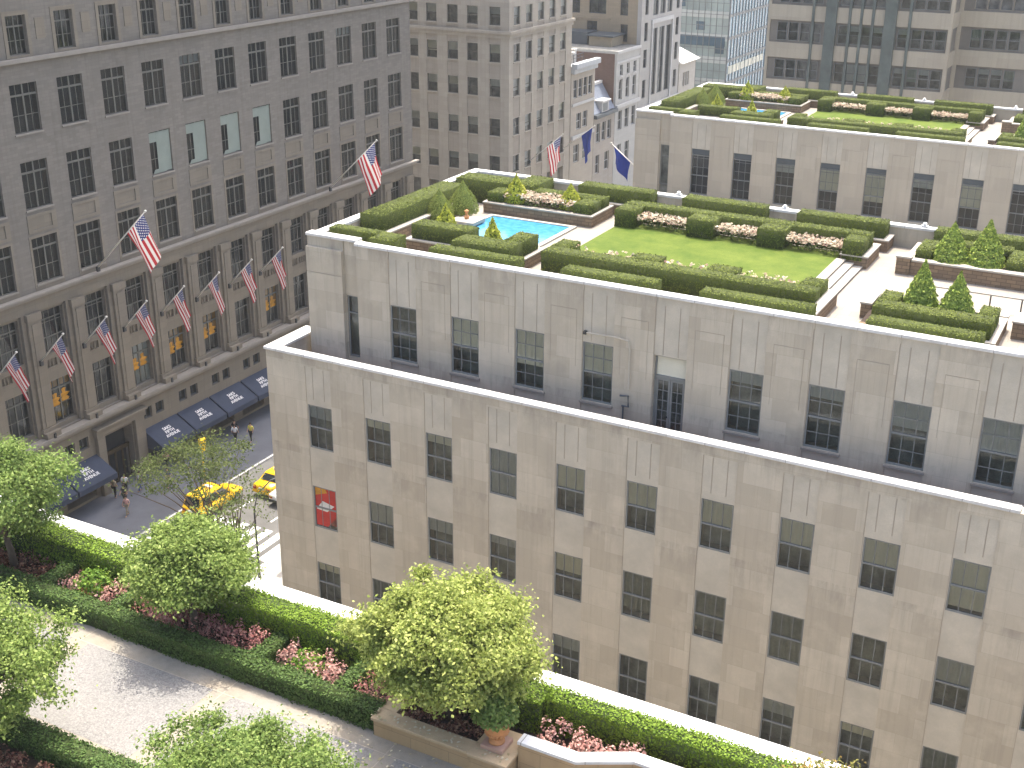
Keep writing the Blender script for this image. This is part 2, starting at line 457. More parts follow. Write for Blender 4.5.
M['coping'] = copingmat()
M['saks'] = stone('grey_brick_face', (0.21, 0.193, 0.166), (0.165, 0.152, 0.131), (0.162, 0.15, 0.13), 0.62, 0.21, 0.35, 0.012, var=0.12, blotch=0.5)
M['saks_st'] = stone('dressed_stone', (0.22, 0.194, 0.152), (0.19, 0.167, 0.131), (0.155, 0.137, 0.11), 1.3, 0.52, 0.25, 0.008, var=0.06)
M['saks_led'] = plain('ledge_stone', (0.25, 0.23, 0.2), 0.85, 0.1)
M['interior'] = plain('dark_room', (0.21, 0.22, 0.195), 0.9, 0.6, 1.1)
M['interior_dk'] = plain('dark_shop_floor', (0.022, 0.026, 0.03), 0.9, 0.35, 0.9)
M['interior2'] = plain('dim_room', (0.19, 0.19, 0.175), 0.9, 0.5, 1.3)
M['frame_grey'] = plain('grey_sash_paint', (0.185, 0.195, 0.19), 0.5, 0.12)
M['frame_bronze'] = plain('drab_sash_paint', (0.125, 0.125, 0.108), 0.5, 0.12)
M['frame_dark'] = plain('dark_sash_paint', (0.07, 0.085, 0.095), 0.45, 0.12)
M['frame_white'] = plain('white_sash_paint', (0.42, 0.42, 0.41), 0.5, 0.08)
M['glass'] = glassmat('window_glass', (0.86, 0.9, 0.88), 0.88)
M['glass_dk'] = glassmat('window_glass_dark', (0.72, 0.78, 0.8), 0.72)
M['blind_cream'] = plain('cream_blind', (0.62, 0.60, 0.49), 0.8, 0.07)
M['blind_green'] = plain('pale_green_shade', (0.22, 0.255, 0.22), 0.8, 0.07)
M['blind_grey'] = plain('grey_blind', (0.40, 0.42, 0.41), 0.8, 0.1)
M['blind_dim'] = plain('dim_curtain', (0.2, 0.215, 0.19), 0.85, 0.2, 3)
M['blind_red'] = plain('red_poster', (0.42, 0.04, 0.03), 0.7, 0.3)
M['blind_gold'] = plain('gold_display', (0.5, 0.24, 0.02), 0.6, 0.45, 1.6)
M['blind_white'] = plain('white_display', (0.62, 0.62, 0.58), 0.7, 0.2)
M['terrace_red'] = plain('red_tile', (0.20, 0.075, 0.075), 0.9, 0.2)
M['asphalt'] = plain('asphalt', (0.13, 0.128, 0.122), 0.9, 0.25, 0.4, bmp=0.2)
M['shaded_pave'] = plain('shade_toned_paving', (0.12, 0.13, 0.15), 0.85, 0.15, 0.6)  # store-side pavement: shade put into the colour, darker and bluer than the concrete
M['concrete'] = plain('pavement_concrete', (0.34, 0.335, 0.32), 0.9, 0.12, 0.6, bmp=0.1)
M['paint'] = plain('road_paint', (0.75, 0.75, 0.72), 0.8, 0.12, 3.0)
M['kerbstone'] = plain('granite_kerb', (0.48, 0.47, 0.45), 0.85, 0.1)
M['stonewall'] = stone('rubble_wall', (0.27, 0.19, 0.12), (0.165, 0.12, 0.083), (0.09, 0.07, 0.053), 0.42, 0.17, 0.2, 0.016, var=0.1)
M['ledge'] = plain('pale_ledge', (0.38, 0.35, 0.30), 0.85, 0.12)
M['paver'] = plain('pale_paving', (0.4, 0.37, 0.31), 0.9, 0.12, 1.0, bmp=0.1)
M['metal'] = plain('dark_metal', (0.06, 0.065, 0.07), 0.4, 0.1, metallic=0.6)
M['pole'] = plain('pale_pole', (0.62, 0.60, 0.55), 0.4, 0.08)
M['gold'] = plain('gilt', (0.75, 0.52, 0.15), 0.3, 0.05, metallic=0.8)
M['navy'] = plain('navy_canvas', (0.034, 0.046, 0.076), 0.8, 0.15, 1.2)
M['white'] = plain('white_paint', (0.80, 0.80, 0.78), 0.6, 0.04)
M['bark'] = plain('bark', (0.10, 0.075, 0.055), 0.9, 0.25, 6, bmp=0.4)
M['soil'] = plain('soil', (0.045, 0.03, 0.022), 0.95, 0.3, 6)
M['terracotta'] = plain('terracotta', (0.50, 0.24, 0.10), 0.8, 0.16, 4)
M['buff'] = stone('buff_planter_stone', (0.45, 0.315, 0.175), (0.37, 0.265, 0.15), (0.22, 0.165, 0.10), 1.1, 0.42, 0.3, 0.008, var=0.14)
M['buffcap'] = plain('buff_coping', (0.45, 0.34, 0.21), 0.85, 0.16, 2.0)

# ------------------------------------------------------------------ ground, street
def sheet(name, x0, x1, y0, y1, z, m):
    return tag(MB().quad((x0, y0, z), (x1, y0, z), (x1, y1, z), (x0, y1, z)).build(name, m), kind='structure')
XS = -31.44
sheet('ground', -900, 900, -900, 1500, -0.012, M['concrete'])
sheet('road', -24.65, -14.8, -300, 600, 0.0, M['asphalt'])
sheet('side_street', -14.8, 200, -15, -4.5, -0.004, M['asphalt'])
sheet('side_street', -200, -24.65, 62.5, 74.5, -0.004, M['asphalt'])
sheet('side_street', -14.8, 200, 67, 78, -0.004, M['asphalt'])
def pavement(x0, x1, y0, y1, kerb_side, mat='concrete'):
    b = MB(); b.box(x0, x1, y0, y1, -0.02, 0.14)
    p = tag(b.build('pavement', M[mat]), kind='structure')
    kx = (x1, x1 + 0.18) if kerb_side > 0 else (x0 - 0.18, x0)
    tag(MB().box(kx[0], kx[1], y0, y1, -0.02, 0.145).build('kerb', M['kerbstone']), kind='structure')
pavement(XS - 0.5, -24.83, -80, 62.5, 1, 'shaded_pave')
pavement(XS - 0.5, -24.83, 74.5, 400, 1)
pavement(-14.62, -2.0, -4.5, 67, -1)
mk = MB()
for k in range(-6, 60):
    y = k * 6.0
    if 10 < y < 17.5: continue
    for x in (-21.4, -18.1): mk.quad((x - 0.07, y, 0.004), (x + 0.07, y, 0.004), (x + 0.07, y + 2.2, 0.004), (x - 0.07, y + 2.2, 0.004))
for k in range(9):                       # crosswalk bars over the avenue
    x = -24.0 + k * 1.05
    mk.quad((x, 13.4, 0.004), (x + 0.6, 13.4, 0.004), (x + 0.6, 17.0, 0.004), (x, 17.0, 0.004))
mk.quad((-24.4, 11.9, 0.004), (-15.0, 11.9, 0.004), (-15.0, 12.35, 0.004), (-24.4, 12.35, 0.004))
tag(mk.build('road_marking', M['paint']), kind='structure')

# ------------------------------------------------------------------ limestone building with the nearer roof garden
def lime_building(label, off, mats, lower, blindset, wtop, wh, col0, ncol, transom=False):
    ox, oy, oz = off
    wall, cop = mats
    bld = thing('limestone_building', label, 'building', (ox, oy, 0))
    PT = 27.2 + oz                                    # underside of the roof coping
    z0 = 20.7 + oz
    w = 1.45
    cells = []
    for i in range(col0, ncol):
        x = 3.3 * i
        if x < 1.5: continue
        cells.append((x, x + w, z0, PT, 0.04, 1))
        for t in (0.27, 0.73): cells.append((x + w * t - 0.02, x + w * t + 0.02, wtop + 0.05, PT - 0.35, 0.055, 3))
        cells.append((x - 0.03, x, z0, PT - 0.25, 0.03, 3))
        cells.append((x + w + 0.32, x + w + 1.53, PT - 1.18, PT - 1.15, 0.012, 3))        # pier panel heads
        cells.append((x + w + 0.30, x + w + 0.32, wtop - 1.2, PT - 1.15, 0.01, 3)); cells.append((x + w + 1.53, x + w + 1.55, wtop - 1.2, PT - 1.15, 0.015, 3))
        door = (i == 5 and lower)
        cells.append((x, x + w, (z0 if door else wtop - wh), wtop, 0.62, 2))
    facade('upper_wall', bld, 1.5, 46, z0, PT, cells, [wall, M['spandrel'], M['interior' if lower else 'interior_dk'], M['spandrel_seam']], (0, 2.35, 0), thick=0.62)
    c2 = [(-1.39, 1.5, 26.8 + oz, PT + 0.1, 0.18), (0.65, 1.5, z0, PT + 0.1, 0.24), (0.70, 1.5, wtop - wh - 0.4, wtop, 0.6, 2), (-1.39, 0.65, 25.55 + oz, 25.6 + oz, 0.02, 3)]
    facade('corner_wall', bld, -1.39, 1.5, (z0 if lower else 0.2), PT + 0.1, c2, [wall, M['spandrel'], M['interior'], M['spandrel_seam']], (0, 2.35, 0), thick=0.63)
    # body, roof deck, parapets, coping
    b = MB(); b.box(-1.39, 46, 2.98, 18.55, z0 - 0.3, 26.1 + oz)
    b.box(-1.39, 46, 18.15, 18.55, 26.1 + oz, PT).box(-1.39, -0.95, 2.985, 18.15, 26.1 + oz, PT)
    b.box(-0.9, 46, 2.98, 3.02, 26.1 + oz, PT - 0.01)
    b.build('body', wall, bld)
    c = MB(); c.box(1.44, 46, 2.30, 2.80, PT, PT + 0.13)
    c.box(-1.45, 1.437, 2.46, 3.0, PT + 0.1, PT + 0.23)
    c.box(-1.45, -0.93, 3.003, 18.1, PT, PT + 0.13).box(-1.45, 46, 18.103, 18.6, PT, PT + 0.13)
    c.build('coping', cop, bld, bevel=0.015)
    return bld

WA = Win(1.38, 2.268, 3, 2, M['frame_grey'], M['glass'], fw=0.065, mw=0.03, heavy_z=(0.5,), hw=0.075, d=0.055, sill=None, sillm=None, blindm=[M['blind_cream'], M['blind_grey'], M['blind_red'], M['blind_dim']], pd=0.04)
WU = Win(1.45, 2.72, 3, 4, M['frame_grey'], M['glass'], fw=0.07, mw=0.032, heavy_z=(0.5,), hw=0.075, d=0.07, sill=True, sillm=M['saks_led'], blindm=[M['blind_cream'], M['blind_grey']], pd=0.04)
A_TOP = 24.63
bldA = lime_building('pale limestone building in front topped by the nearest hedged roof garden', (0, 0, 0), (M['lime'], M['coping']), True, None, A_TOP, 2.72, 1, 14)
for i in range(1, 12):
    if i == 5: continue
    bl = {2: (0.5, 0), 3: (0.6, 0), 4: (0.5, 0), 6: (0.2, 1), 7: (0.2, 1), 8: (0.4, 1), 9: (0.5, 1)}.get(i)
    WU.place(bldA, (3.3 * i, 2.35, A_TOP - 2.72), 0, bl)
# narrow corner window and the terrace door
WN = Win(0.78, 3.1, 1, 1, M['frame_grey'], M['glass'], heavy_z=(0.72,), d=0.3, blindm=[M['blind_cream']])
WN.place(bldA, (0.71, 2.35, A_TOP - 3.1), 0)
def terrace_door():
    x, w, h = 16.5, 1.45, 3.9; z0 = 20.72
    b = MB(); d0 = 0.22
    b.box(0, 0.08, d0, d0 + 0.08, 0, h).box(w - 0.08, w, d0, d0 + 0.08, 0, h).box(0.08, w - 0.08, d0, d0 + 0.08, h - 0.08, h)
    b.box(0.08, w - 0.08, d0 - 0.02, d0 + 0.08, h - 1.05, h - 0.93)
    o = b.build('door', M['frame_grey'], bldA); o.location = (x, 2.35, z0)
    for s in (0, 1):
        xa = 0.085 + s * (w / 2 - 0.08); xb = xa + w / 2 - 0.095; l = MB(); hh = h - 1.06
        l.box(xa, xa + 0.09, d0 + 0.01, d0 + 0.06, 0, hh).box(xb - 0.09, xb, d0 + 0.01, d0 + 0.06, 0, hh)
        l.box(xa + 0.09, xb - 0.09, d0 + 0.01, d0 + 0.06, 0, 0.45).box(xa + 0.09, xb - 0.09, d0 + 0.01, d0 + 0.06, hh - 0.09, hh)
        xm = (xa + xb) / 2; l.box(xm - 0.018, xm + 0.018, d0 + 0.02, d0 + 0.05, 0.45, hh - 0.09)
        for k in range(1, 5):
            z = 0.45 + (hh - 0.54) * k / 5; l.box(xa + 0.09, xb - 0.09, d0 + 0.022, d0 + 0.048, z - 0.018, z + 0.018)
        l.build('leaf', M['frame_grey'], o)
    MB().quad((0.1, d0 + 0.035, 0.3), (w - 0.1, d0 + 0.035, 0.3), (w - 0.1, d0 + 0.035, h - 1.0), (0.1, d0 + 0.035, h - 1.0)).build('pane', M['glass_dk'], o)
    MB().quad((0.08, d0 + 0.05, h - 0.95), (w - 0.08, d0 + 0.05, h - 0.95), (w - 0.08, d0 + 0.05, h - 0.05), (0.08, d0 + 0.05, h - 0.05)).build('transom_panel', M['blind_cream'], o)
    MB().lathe([(0.03, -0.01), (0.045, 0.02), (0.03, 0.05)], (w / 2 - 0.09, d0 - 0.03, 1.1), 10).build('handle', M['metal'], o)
terrace_door()
def pipe():
    b = MB(); y = 2.24
    b.tube([(13.35, y, 25.1), (14.8, y, 25.13), (15.35, y, 25.08), (15.44, y, 24.7), (15.46, y, 22.9)], 0.035, 8)
    b.build('conduit', M['spandrel'], bldA)
    c = MB(); c.tube([(15.1, y - 0.04, 22.55), (15.48, y - 0.04, 22.6), (15.5, y - 0.04, 22.1), (15.2, y - 0.04, 22.1)], 0.045, 8).tube([(15.25, y, 22.1), (15.25, y, 20.75)], 0.04, 8)
    c.build('standpipe', M['frame_dark'], bldA)
    MB().box(13.28, 13.42, 2.17, 2.33, 25.03, 25.17).build('conduit_box', M['metal'], bldA)
pipe()
# lower block
LZ = [19.8, 15.47, 11.21, 6.95, 2.69]; LH = 2.268
cells = []
for i in range(0, 13):
    x = 3.3 * i; w = 1.38
    cells.append((x - 0.02, x + w + 0.02, 0.5, 21.75, 0.03, 1))
    cells.append((x - 0.045, x - 0.02, 0.5, 21.75, 0.025, 3))
    for t in (0.27, 0.73): cells.append((x + w * t - 0.02, x + w * t + 0.02, 20.1, 21.7, 0.045, 3))
    for z in LZ: cells.append((x, x + w, z - LH, z, 0.60, 2))
facade('lower_wall', bldA, -2.3, 46, 0, 22.2, cells, [M['lime'], M['spandrel'], M['interior'], M['spandrel_seam']], (0, 0, 0), thick=0.6)
b = MB(); b.box(-2.3, 46, 0.61, 2.34, 0, 20.69, 0).box(-2.3, -1.66, 0.61, 3.25, 20.69, 22.2, 0).box(-2.3, -1.395, 2.345, 18.4, 0, 20.4, 0).box(-1.39, 46, 2.36, 18.4, 0, 20.3, 0)
b.build('lower_body', M['lime'], bldA)
MB().box(-1.655, 46, 0.605, 2.345, 20.69, 20.705).build('terrace_floor', M['terrace_red'], bldA)
c = MB(); c.box(-2.37, 31.7, -0.07, 0.43, 22.2, 22.33).box(-2.37, -1.60, 0.433, 3.3, 22.2, 22.33)
c.build('ledge_coping', M['coping'], bldA, bevel=0.015)
MB().box(-1.65, 46, 0.43, 0.6, 22.2, 22.21).build('parapet_back', M['lime'], bldA)
bl1 = {0: (0.3, 1), 3: (1.0, 1), 4: (0.5, 0), 5: (0.5, 0), 6: (0.5, 0), 7: (0.5, 0), 8: (0.5, 0), 9: (0.95, 0)}
bl2 = {0: (0.9, 2), 2: (0.3, 1), 4: (0.4, 0), 3: (0.2, 1)}
for r, z in enumerate(LZ[:4]):
    for i in range(0, 12):
        if r == 3 and i < 2: continue
        bl = (bl1, bl2, {}, {})[r].get(i)
        if bl is None: bl = (None, (0.5, 1), (0.3, 1), None, (0.5, 3), (0.8, 3), (0.2, 0), (1.0, 3))[(i * 5 + r * 3 + i * i) % 8]
        o = WA.place(bldA, (3.3 * i, 0, z - LH), 0, bl)
        if r == 1 and i == 0:
            o['label'] = 'window filled by a red and orange poster'
            ps = MB(); ps.quad((0.09, 0.089, 0.12), (0.75, 0.089, 0.12), (1.29, 0.089, 0.75), (1.29, 0.089, 2.18)); ps.quad((0.09, 0.0895, 0.12), (1.29, 0.0895, 2.18), (0.7, 0.0895, 2.18), (0.09, 0.0895, 1.9)); ps.build('poster', M['blind_red'], o)
            ps = MB(); ps.quad((0.12, 0.0875, 1.0), (0.75, 0.0875, 0.95), (1.2, 0.0875, 1.35), (0.5, 0.0875, 1.5)); ps.build('poster_stripe', M['blind_white'], o)
            ps = MB(); ps.quad((0.09, 0.0885, 1.75), (0.8, 0.0885, 2.0), (0.7, 0.0885, 2.18), (0.09, 0.0885, 2.18)); ps.build('poster_corner', M['blind_gold'], o)

# ------------------------------------------------------------------ twin building behind it
OFFB = (-1.73, 43.93, -1.17)
WB = Win(1.45, 3.5, 3, 5, M['frame_grey'], M['glass'], fw=0.06, mw=0.028, heavy_z=(0.42, 0.86), hw=0.07, d=0.12, blindm=[M['blind_cream'], M['blind_grey']], pd=0.04)
B_TOP = 23.78
bldB = lime_building('pale limestone building topped by the second hedged roof garden beyond the pool roof', OFFB, (M['lime_b'], M['coping']), False, None, B_TOP, 3.5, 1, 13)
for i in range(1, 12):
    bl = {4: (0.6, 0), 5: (0.7, 0), 7: (0.6, 0)}.get(i, (0.3, 1) if i % 3 == 0 else None)
    WB.place(bldB, (3.3 * i, 2.35, B_TOP - 3.5), 0, bl)
    MB().box(3.3 * i + 0.05, 3.3 * i + 1.4, 2.47, 2.53, B_TOP - 0.42, B_TOP - 0.03).build('transom_board', M['frame_dark'], bldB)
WN.place(bldB, (0.71, 2.35, B_TOP - 3.1), 0)
MB().box(-1.39, 46, 0.5, 2.34, 0, 19.4).box(-1.39, 46, 2.36, 18.4, 0, 19.2).build('lower_body', M['lime_b'], bldB)
# ------------------------------------------------------------------ department store across the avenue
def store():
    s = thing('department_store', 'grey brown stone department store with rows of tall windows and flags', 'building', (XS, 0, 0), PI / 2)
    U = lambda i: 11.87 + 3.886 * i
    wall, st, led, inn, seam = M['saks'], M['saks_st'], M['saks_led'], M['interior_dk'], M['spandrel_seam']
    I0, I1 = -3, 12
    cells = [(-30, 58.6, 0, 16.6, 0.0, 1)]
    for i in range(-10, I1):
        u = U(i)
        cells.append((u + 0.2, u + 2.3, 32.1, 34.95, -0.05, 1)); cells.append((u + 0.46, u + 2.04, 32.24, 34.68, 0.6, 2))
        cells.append((u + 2.75, u + 3.5, 33.1, 34.4, -0.05, 1))
        cells.append((u + 0.06, u + 2.26, 27.38, 30.5, 0.6, 2))
        cells.append((u + 0.06, u + 2.26, 22.42, 25.55, 0.6, 2))
        cells.append((u - 0.05, u + 2.4, 20.85, 22.1, -0.05, 1)); cells.append((u + 0.35, u + 2.0, 21.05, 21.9, 0.02, 1))
        cells.append((u - 0.12, u + 2.42, 16.96, 20.68, -0.03, 1)); cells.append((u + 0.06, u + 2.24, 17.38, 20.5, 0.6, 2))
        cells.append((u - 0.05, u + 2.2, 6.7, 15.62, 0.25, 1))
        cells.append((u + 0.04, u + 2.1, 12.24, 15.36, 0.85, 2))
        cells.append((u + 0.04, u + 2.1, 11.2, 11.95, 0.42, 1))
        cells.append((u + 0.04, u + 2.1, 7.02, 10.26, 0.85, 2))
        if not (14.5 < u + 1 < 20):
            for a in (0.40, 1.70): cells.append((u + a, u + a + 0.88, 4.3, 5.2, 0.6, 2))
            cells.append((u - 0.1, u + 2.7, 0.35, 3.5, 0.8, 2))
    cells.append((15.8, 18.7, 0.0, 4.55, 0.88, 2))
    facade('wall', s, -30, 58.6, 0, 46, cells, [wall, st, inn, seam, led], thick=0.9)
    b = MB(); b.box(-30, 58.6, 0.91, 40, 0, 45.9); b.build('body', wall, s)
    # ledges and cornices
    l = MB(); l.box(-30.2, 58.9, -0.32, -0.003, 31.8, 32.08); l.build('string_course', led, s, bevel=0.04)
    l = MB(); l.box(-30.2, 59.1, -0.46, -0.003, 16.76, 16.95).box(-30.1, 58.85, -0.16, -0.003, 16.5, 16.755)
    l.build('cornice', led, s, bevel=0.05)
    l = MB(); l.box(-30.2, 58.9, -0.66, -0.003, 6.34, 6.64).box(-30.1, 58.8, -0.28, -0.003, 5.95, 6.335)
    l.build('ledge', led, s, bevel=0.04)
    l = MB(); l.box(-30.2, 59.4, -0.9, -0.003, 45.0, 45.9); l.build('roof_cornice', led, s)
    wf, gl = M['frame_bronze'], M['glass_dk']
    bm = [M['blind_green'], M['blind_grey'], M['blind_gold'], M['blind_white']]
    W1 = Win(1.58, 2.44, 4, [0.36], wf, gl, fw=0.05, mw=0.04, heavy_x=(0.5,), heavy_z=(0.72,), hw=0.1, d=0.2, sill=False, blindm=bm)
    W2 = Win(2.2, 3.12, 4, [0.36], wf, gl, fw=0.035, mw=0.04, heavy_x=(0.5,), heavy_z=(0.77,), hw=0.12, d=0.12, sill=True, sillm=led, blindm=bm)
    W5 = Win(2.06, 3.12, 4, [0.7], wf, gl, fw=0.05, mw=0.045, heavy_x=(0.27, 0.73), heavy_z=(0.78, 0.36), hw=0.08, d=0.5, blindm=bm, arch=True)
    W6 = Win(2.06, 3.24, 4, [0.4], wf, gl, fw=0.05, mw=0.045, heavy_x=(0.5,), heavy_z=(0.77,), hw=0.1, d=0.5, blindm=bm, arch=False)
    WS = Win(0.88, 0.9, 2, 1, M['frame_dark'], gl, fw=0.04, heavy_z=(), d=0.2, blindm=bm)
    for i in range(-1, 12): W1.place(s, (U(i) + 0.46, 0, 32.24))
    for i in range(-1, 12): W2.place(s, (U(i) + 0.06, 0, 27.38), 0, (0.2, 1) if i in (4, 9) else None)
    for i in range(-1, 12):
        W2.place(s, (U(i) + 0.06, 0, 22.42))
        if i in (3, 4, 5, 6):
            q = MB(); q.quad((0.8, 0.095, 0.1), (2.16, 0.095, 0.1), (2.16, 0.095, 3.05), (0.8, 0.095, 3.05)).quad((0.05, 0.096, 2.35), (0.795, 0.096, 2.35), (0.795, 0.096, 3.05), (0.05, 0.096, 3.05))
            q.quad((0.2, 0.09, 0.06), (1.6, 0.09, 0.06), (1.5, 0.09, 0.4), (0.4, 0.09, 0.35))
            o = q.build('shade', M['blind_green'], s); o.location = (U(i) + 0.06, 0, 22.42)
    for i in range(-2, 12): W2.place(s, (U(i) + 0.06, 0, 17.38))
    for i in range(-2, 12):
        o = W5.place(s, (U(i) + 0.04, 0, 12.24))
        q = MB()
        q.box(U(i) + 0.04, U(i) + 2.1, 0.22, 0.40, 11.86, 11.95).box(U(i) + 0.04, U(i) + 2.1, 0.22, 0.40, 11.2, 11.28).box(U(i) + 0.98, U(i) + 1.16, 0.22, 0.40, 11.28, 11.86)
        for k in range(8):
            if k in (3, 4): continue
            x = U(i) + 0.12 + k * 0.27
            q.lathe([(0.05, 0), (0.085, 0.16), (0.05, 0.36), (0.045, 0.5), (0.06, 0.58)], (x, 0.31, 11.28), 6)
        q.build('balustrade', M['saks_st'], s)
    gold = {2: (1.0, 3), 3: (0.5, 2), 4: (0.5, 2), 6: (0.6, 2), 0: (0.2, 2)}
    for i in range(-2, 8):
        W6.place(s, (U(i) + 0.04, 0, 7.02), 0, gold.get(i))
        if i in (0, 2, 3, 4, 6):
            q = MB(); q.lathe([(0.3, 0), (0.42, 0.12), (0.2, 0.3), (0.38, 0.42), (0.5, 0.5), (0.14, 0.62), (0.2, 0.9), (0.05, 0.95)], (0, 0, 0), 10)
            for k, (x, z) in enumerate(((0.62, 1.2), (1.45, 1.35))):
                o = link('display_ornament', q.mesh('display_ornament', M['blind_gold']) if k == 0 else o.data, s, (U(i) + x, 0.532, 7.02 + z)); o.scale = (1.05, 0.06, 1.0)
    for i in (-1, 0, 2, 3, 4, 5, 6):
        for a in (0.40, 1.70): WS.place(s, (U(i) + a, 0, 4.3))
    # pilasters with capital and pedestal
    for i in range(-2, 13):
        c = U(i) - 0.83
        p = MB(); p.box(c - 0.52, c + 0.52, -0.22, -0.003, 7.3, 15.1).box(c - 0.28, c + 0.28, -0.28, -0.223, 7.4, 14.9).box(c - 0.62, c + 0.62, -0.32, -0.003, 15.1, 15.65).box(c - 0.6, c + 0.6, -0.3, -0.003, 6.65, 7.295)
        p.box(c - 0.62, c + 0.62, -0.62, -0.303, 6.65, 7.05)
        p.build('pilaster', M['saks_st'], s, bevel=0.02)
        MB().box(c - 0.08, c + 0.08, -0.72, -0.625, 6.6, 6.95).build('floodlight', M['metal'], s)
    # portal
    p = MB(); p.box(14.99, 15.72, -0.35, -0.003, 0, 4.9).box(18.78, 19.75, -0.35, -0.003, 0, 4.9).box(14.9, 19.85, -0.42, -0.003, 4.905, 5.42).box(14.8, 19.95, -0.6, -0.003, 5.425, 5.6)
    p.build('portal_surround', M['saks_st'], s, bevel=0.03)
    d = MB()
    for k in range(4):
        x = 15.85 + k * 0.72
        d.box(x, x + 0.06, 0.5, 0.58, 0.02, 2.7).box(x + 0.62, x + 0.68, 0.5, 0.58, 0.02, 2.7).box(x + 0.06, x + 0.62, 0.5, 0.58, 2.6, 2.7).box(x + 0.06, x + 0.62, 0.5, 0.58, 0.02, 0.3)
    d.box(15.82, 18.68, 0.45, 0.6, 2.75, 2.95)
    d.build('entrance_door', M['door_bronze'], s)
    return s
bldS = store()

# navy awnings, each with its white lettering
def awning(y0, y1, label):
    t = thing('awning', label, 'awning', (XS, y0, 0), PI / 2, 'navy awnings along the store front')
    w = y1 - y0; zt, zb, d = 3.55, 2.5, 1.85
    m = MB()
    m.add([(0.03, -0.02, zt), (w - 0.03, -0.02, zt), (w - 0.03, -d, zb), (0.03, -d, zb), (0.03, -0.02, zt - 0.04), (w - 0.03, -0.02, zt - 0.04), (w - 0.03, -d, zb - 0.04), (0.03, -d, zb - 0.04)],
          [(0, 3, 2, 1), (4, 5, 6, 7), (0, 1, 5, 4), (1, 2, 6, 5), (2, 3, 7, 6), (3, 0, 4, 7)])
    m.build('canopy', M['navy'], t)
    v = MB(); v.box(0.03, w - 0.03, -d - 0.03, -d - 0.003, zb - 0.42, zb - 0.02); v.add([(0.03, -0.02, zt - 0.05), (0.03, -d, zb - 0.05), (0.03, -d, zb - 0.4), (0.03, -0.02, zb - 0.4)], [(0, 1, 2, 3)]); v.add([(w - 0.03, -0.02, zt - 0.05), (w - 0.03, -d, zb - 0.05), (w - 0.03, -d, zb - 0.4), (w - 0.03, -0.02, zb - 0.4)], [(3, 2, 1, 0)])
    v.build('valance', M['navy'], t)
    f = MB(); f.tube([(0.06, -0.04, zt - 0.1), (0.06, -d, zb - 0.08), (w - 0.06, -d, zb - 0.08), (w - 0.06, -0.04, zt - 0.1)], 0.02, 6); f.build('frame', M['metal'], t)
    cu = bpy.data.curves.new('lettering', 'FONT'); cu.body = 'SAKS\nFIFTH\nAVENUE'; cu.align_x = 'CENTER'; cu.size = 0.37; cu.space_line = 0.95; cu.offset = 0.006; cu.extrude = 0.002
    tmp = bpy.data.objects.new('tmp', cu); COL.objects.link(tmp)
    dg = bpy.context.evaluated_depsgraph_get(); me = bpy.data.meshes.new_from_object(tmp.evaluated_get(dg)); bpy.data.objects.remove(tmp)
    me.materials.clear(); me.materials.append(M['white'])
    o = link('lettering', me, t)
    sl = math.atan2(zt - zb, d - 0.02)
    # text lies on the slope: local x along the awning, text-up points up the slope
    o.rotation_euler = (sl, 0, 0); o.location = (w / 2, -0.02 - 0.75, zt - 0.75 * math.tan(sl) + 0.012)
    return t
AW = [19.72, 23.45, 27.2, 31.1, 34.8, 38.6]
nm = ['navy awning just right of the portal, over the pavement', 'second navy awning to the right of the portal', 'third navy awning to the right of the portal', 'fourth navy awning to the right of the portal', 'farthest navy awning, partly behind the pale building corner']
for k in range(5): awning(AW[k] + 0.05, AW[k + 1] - 0.05, nm[k])
awning(11.35, 15.05, 'navy awning just left of the portal, above the white parapet')
awning(7.5, 11.25, 'navy awning second left of the portal, mostly behind tree leaves')

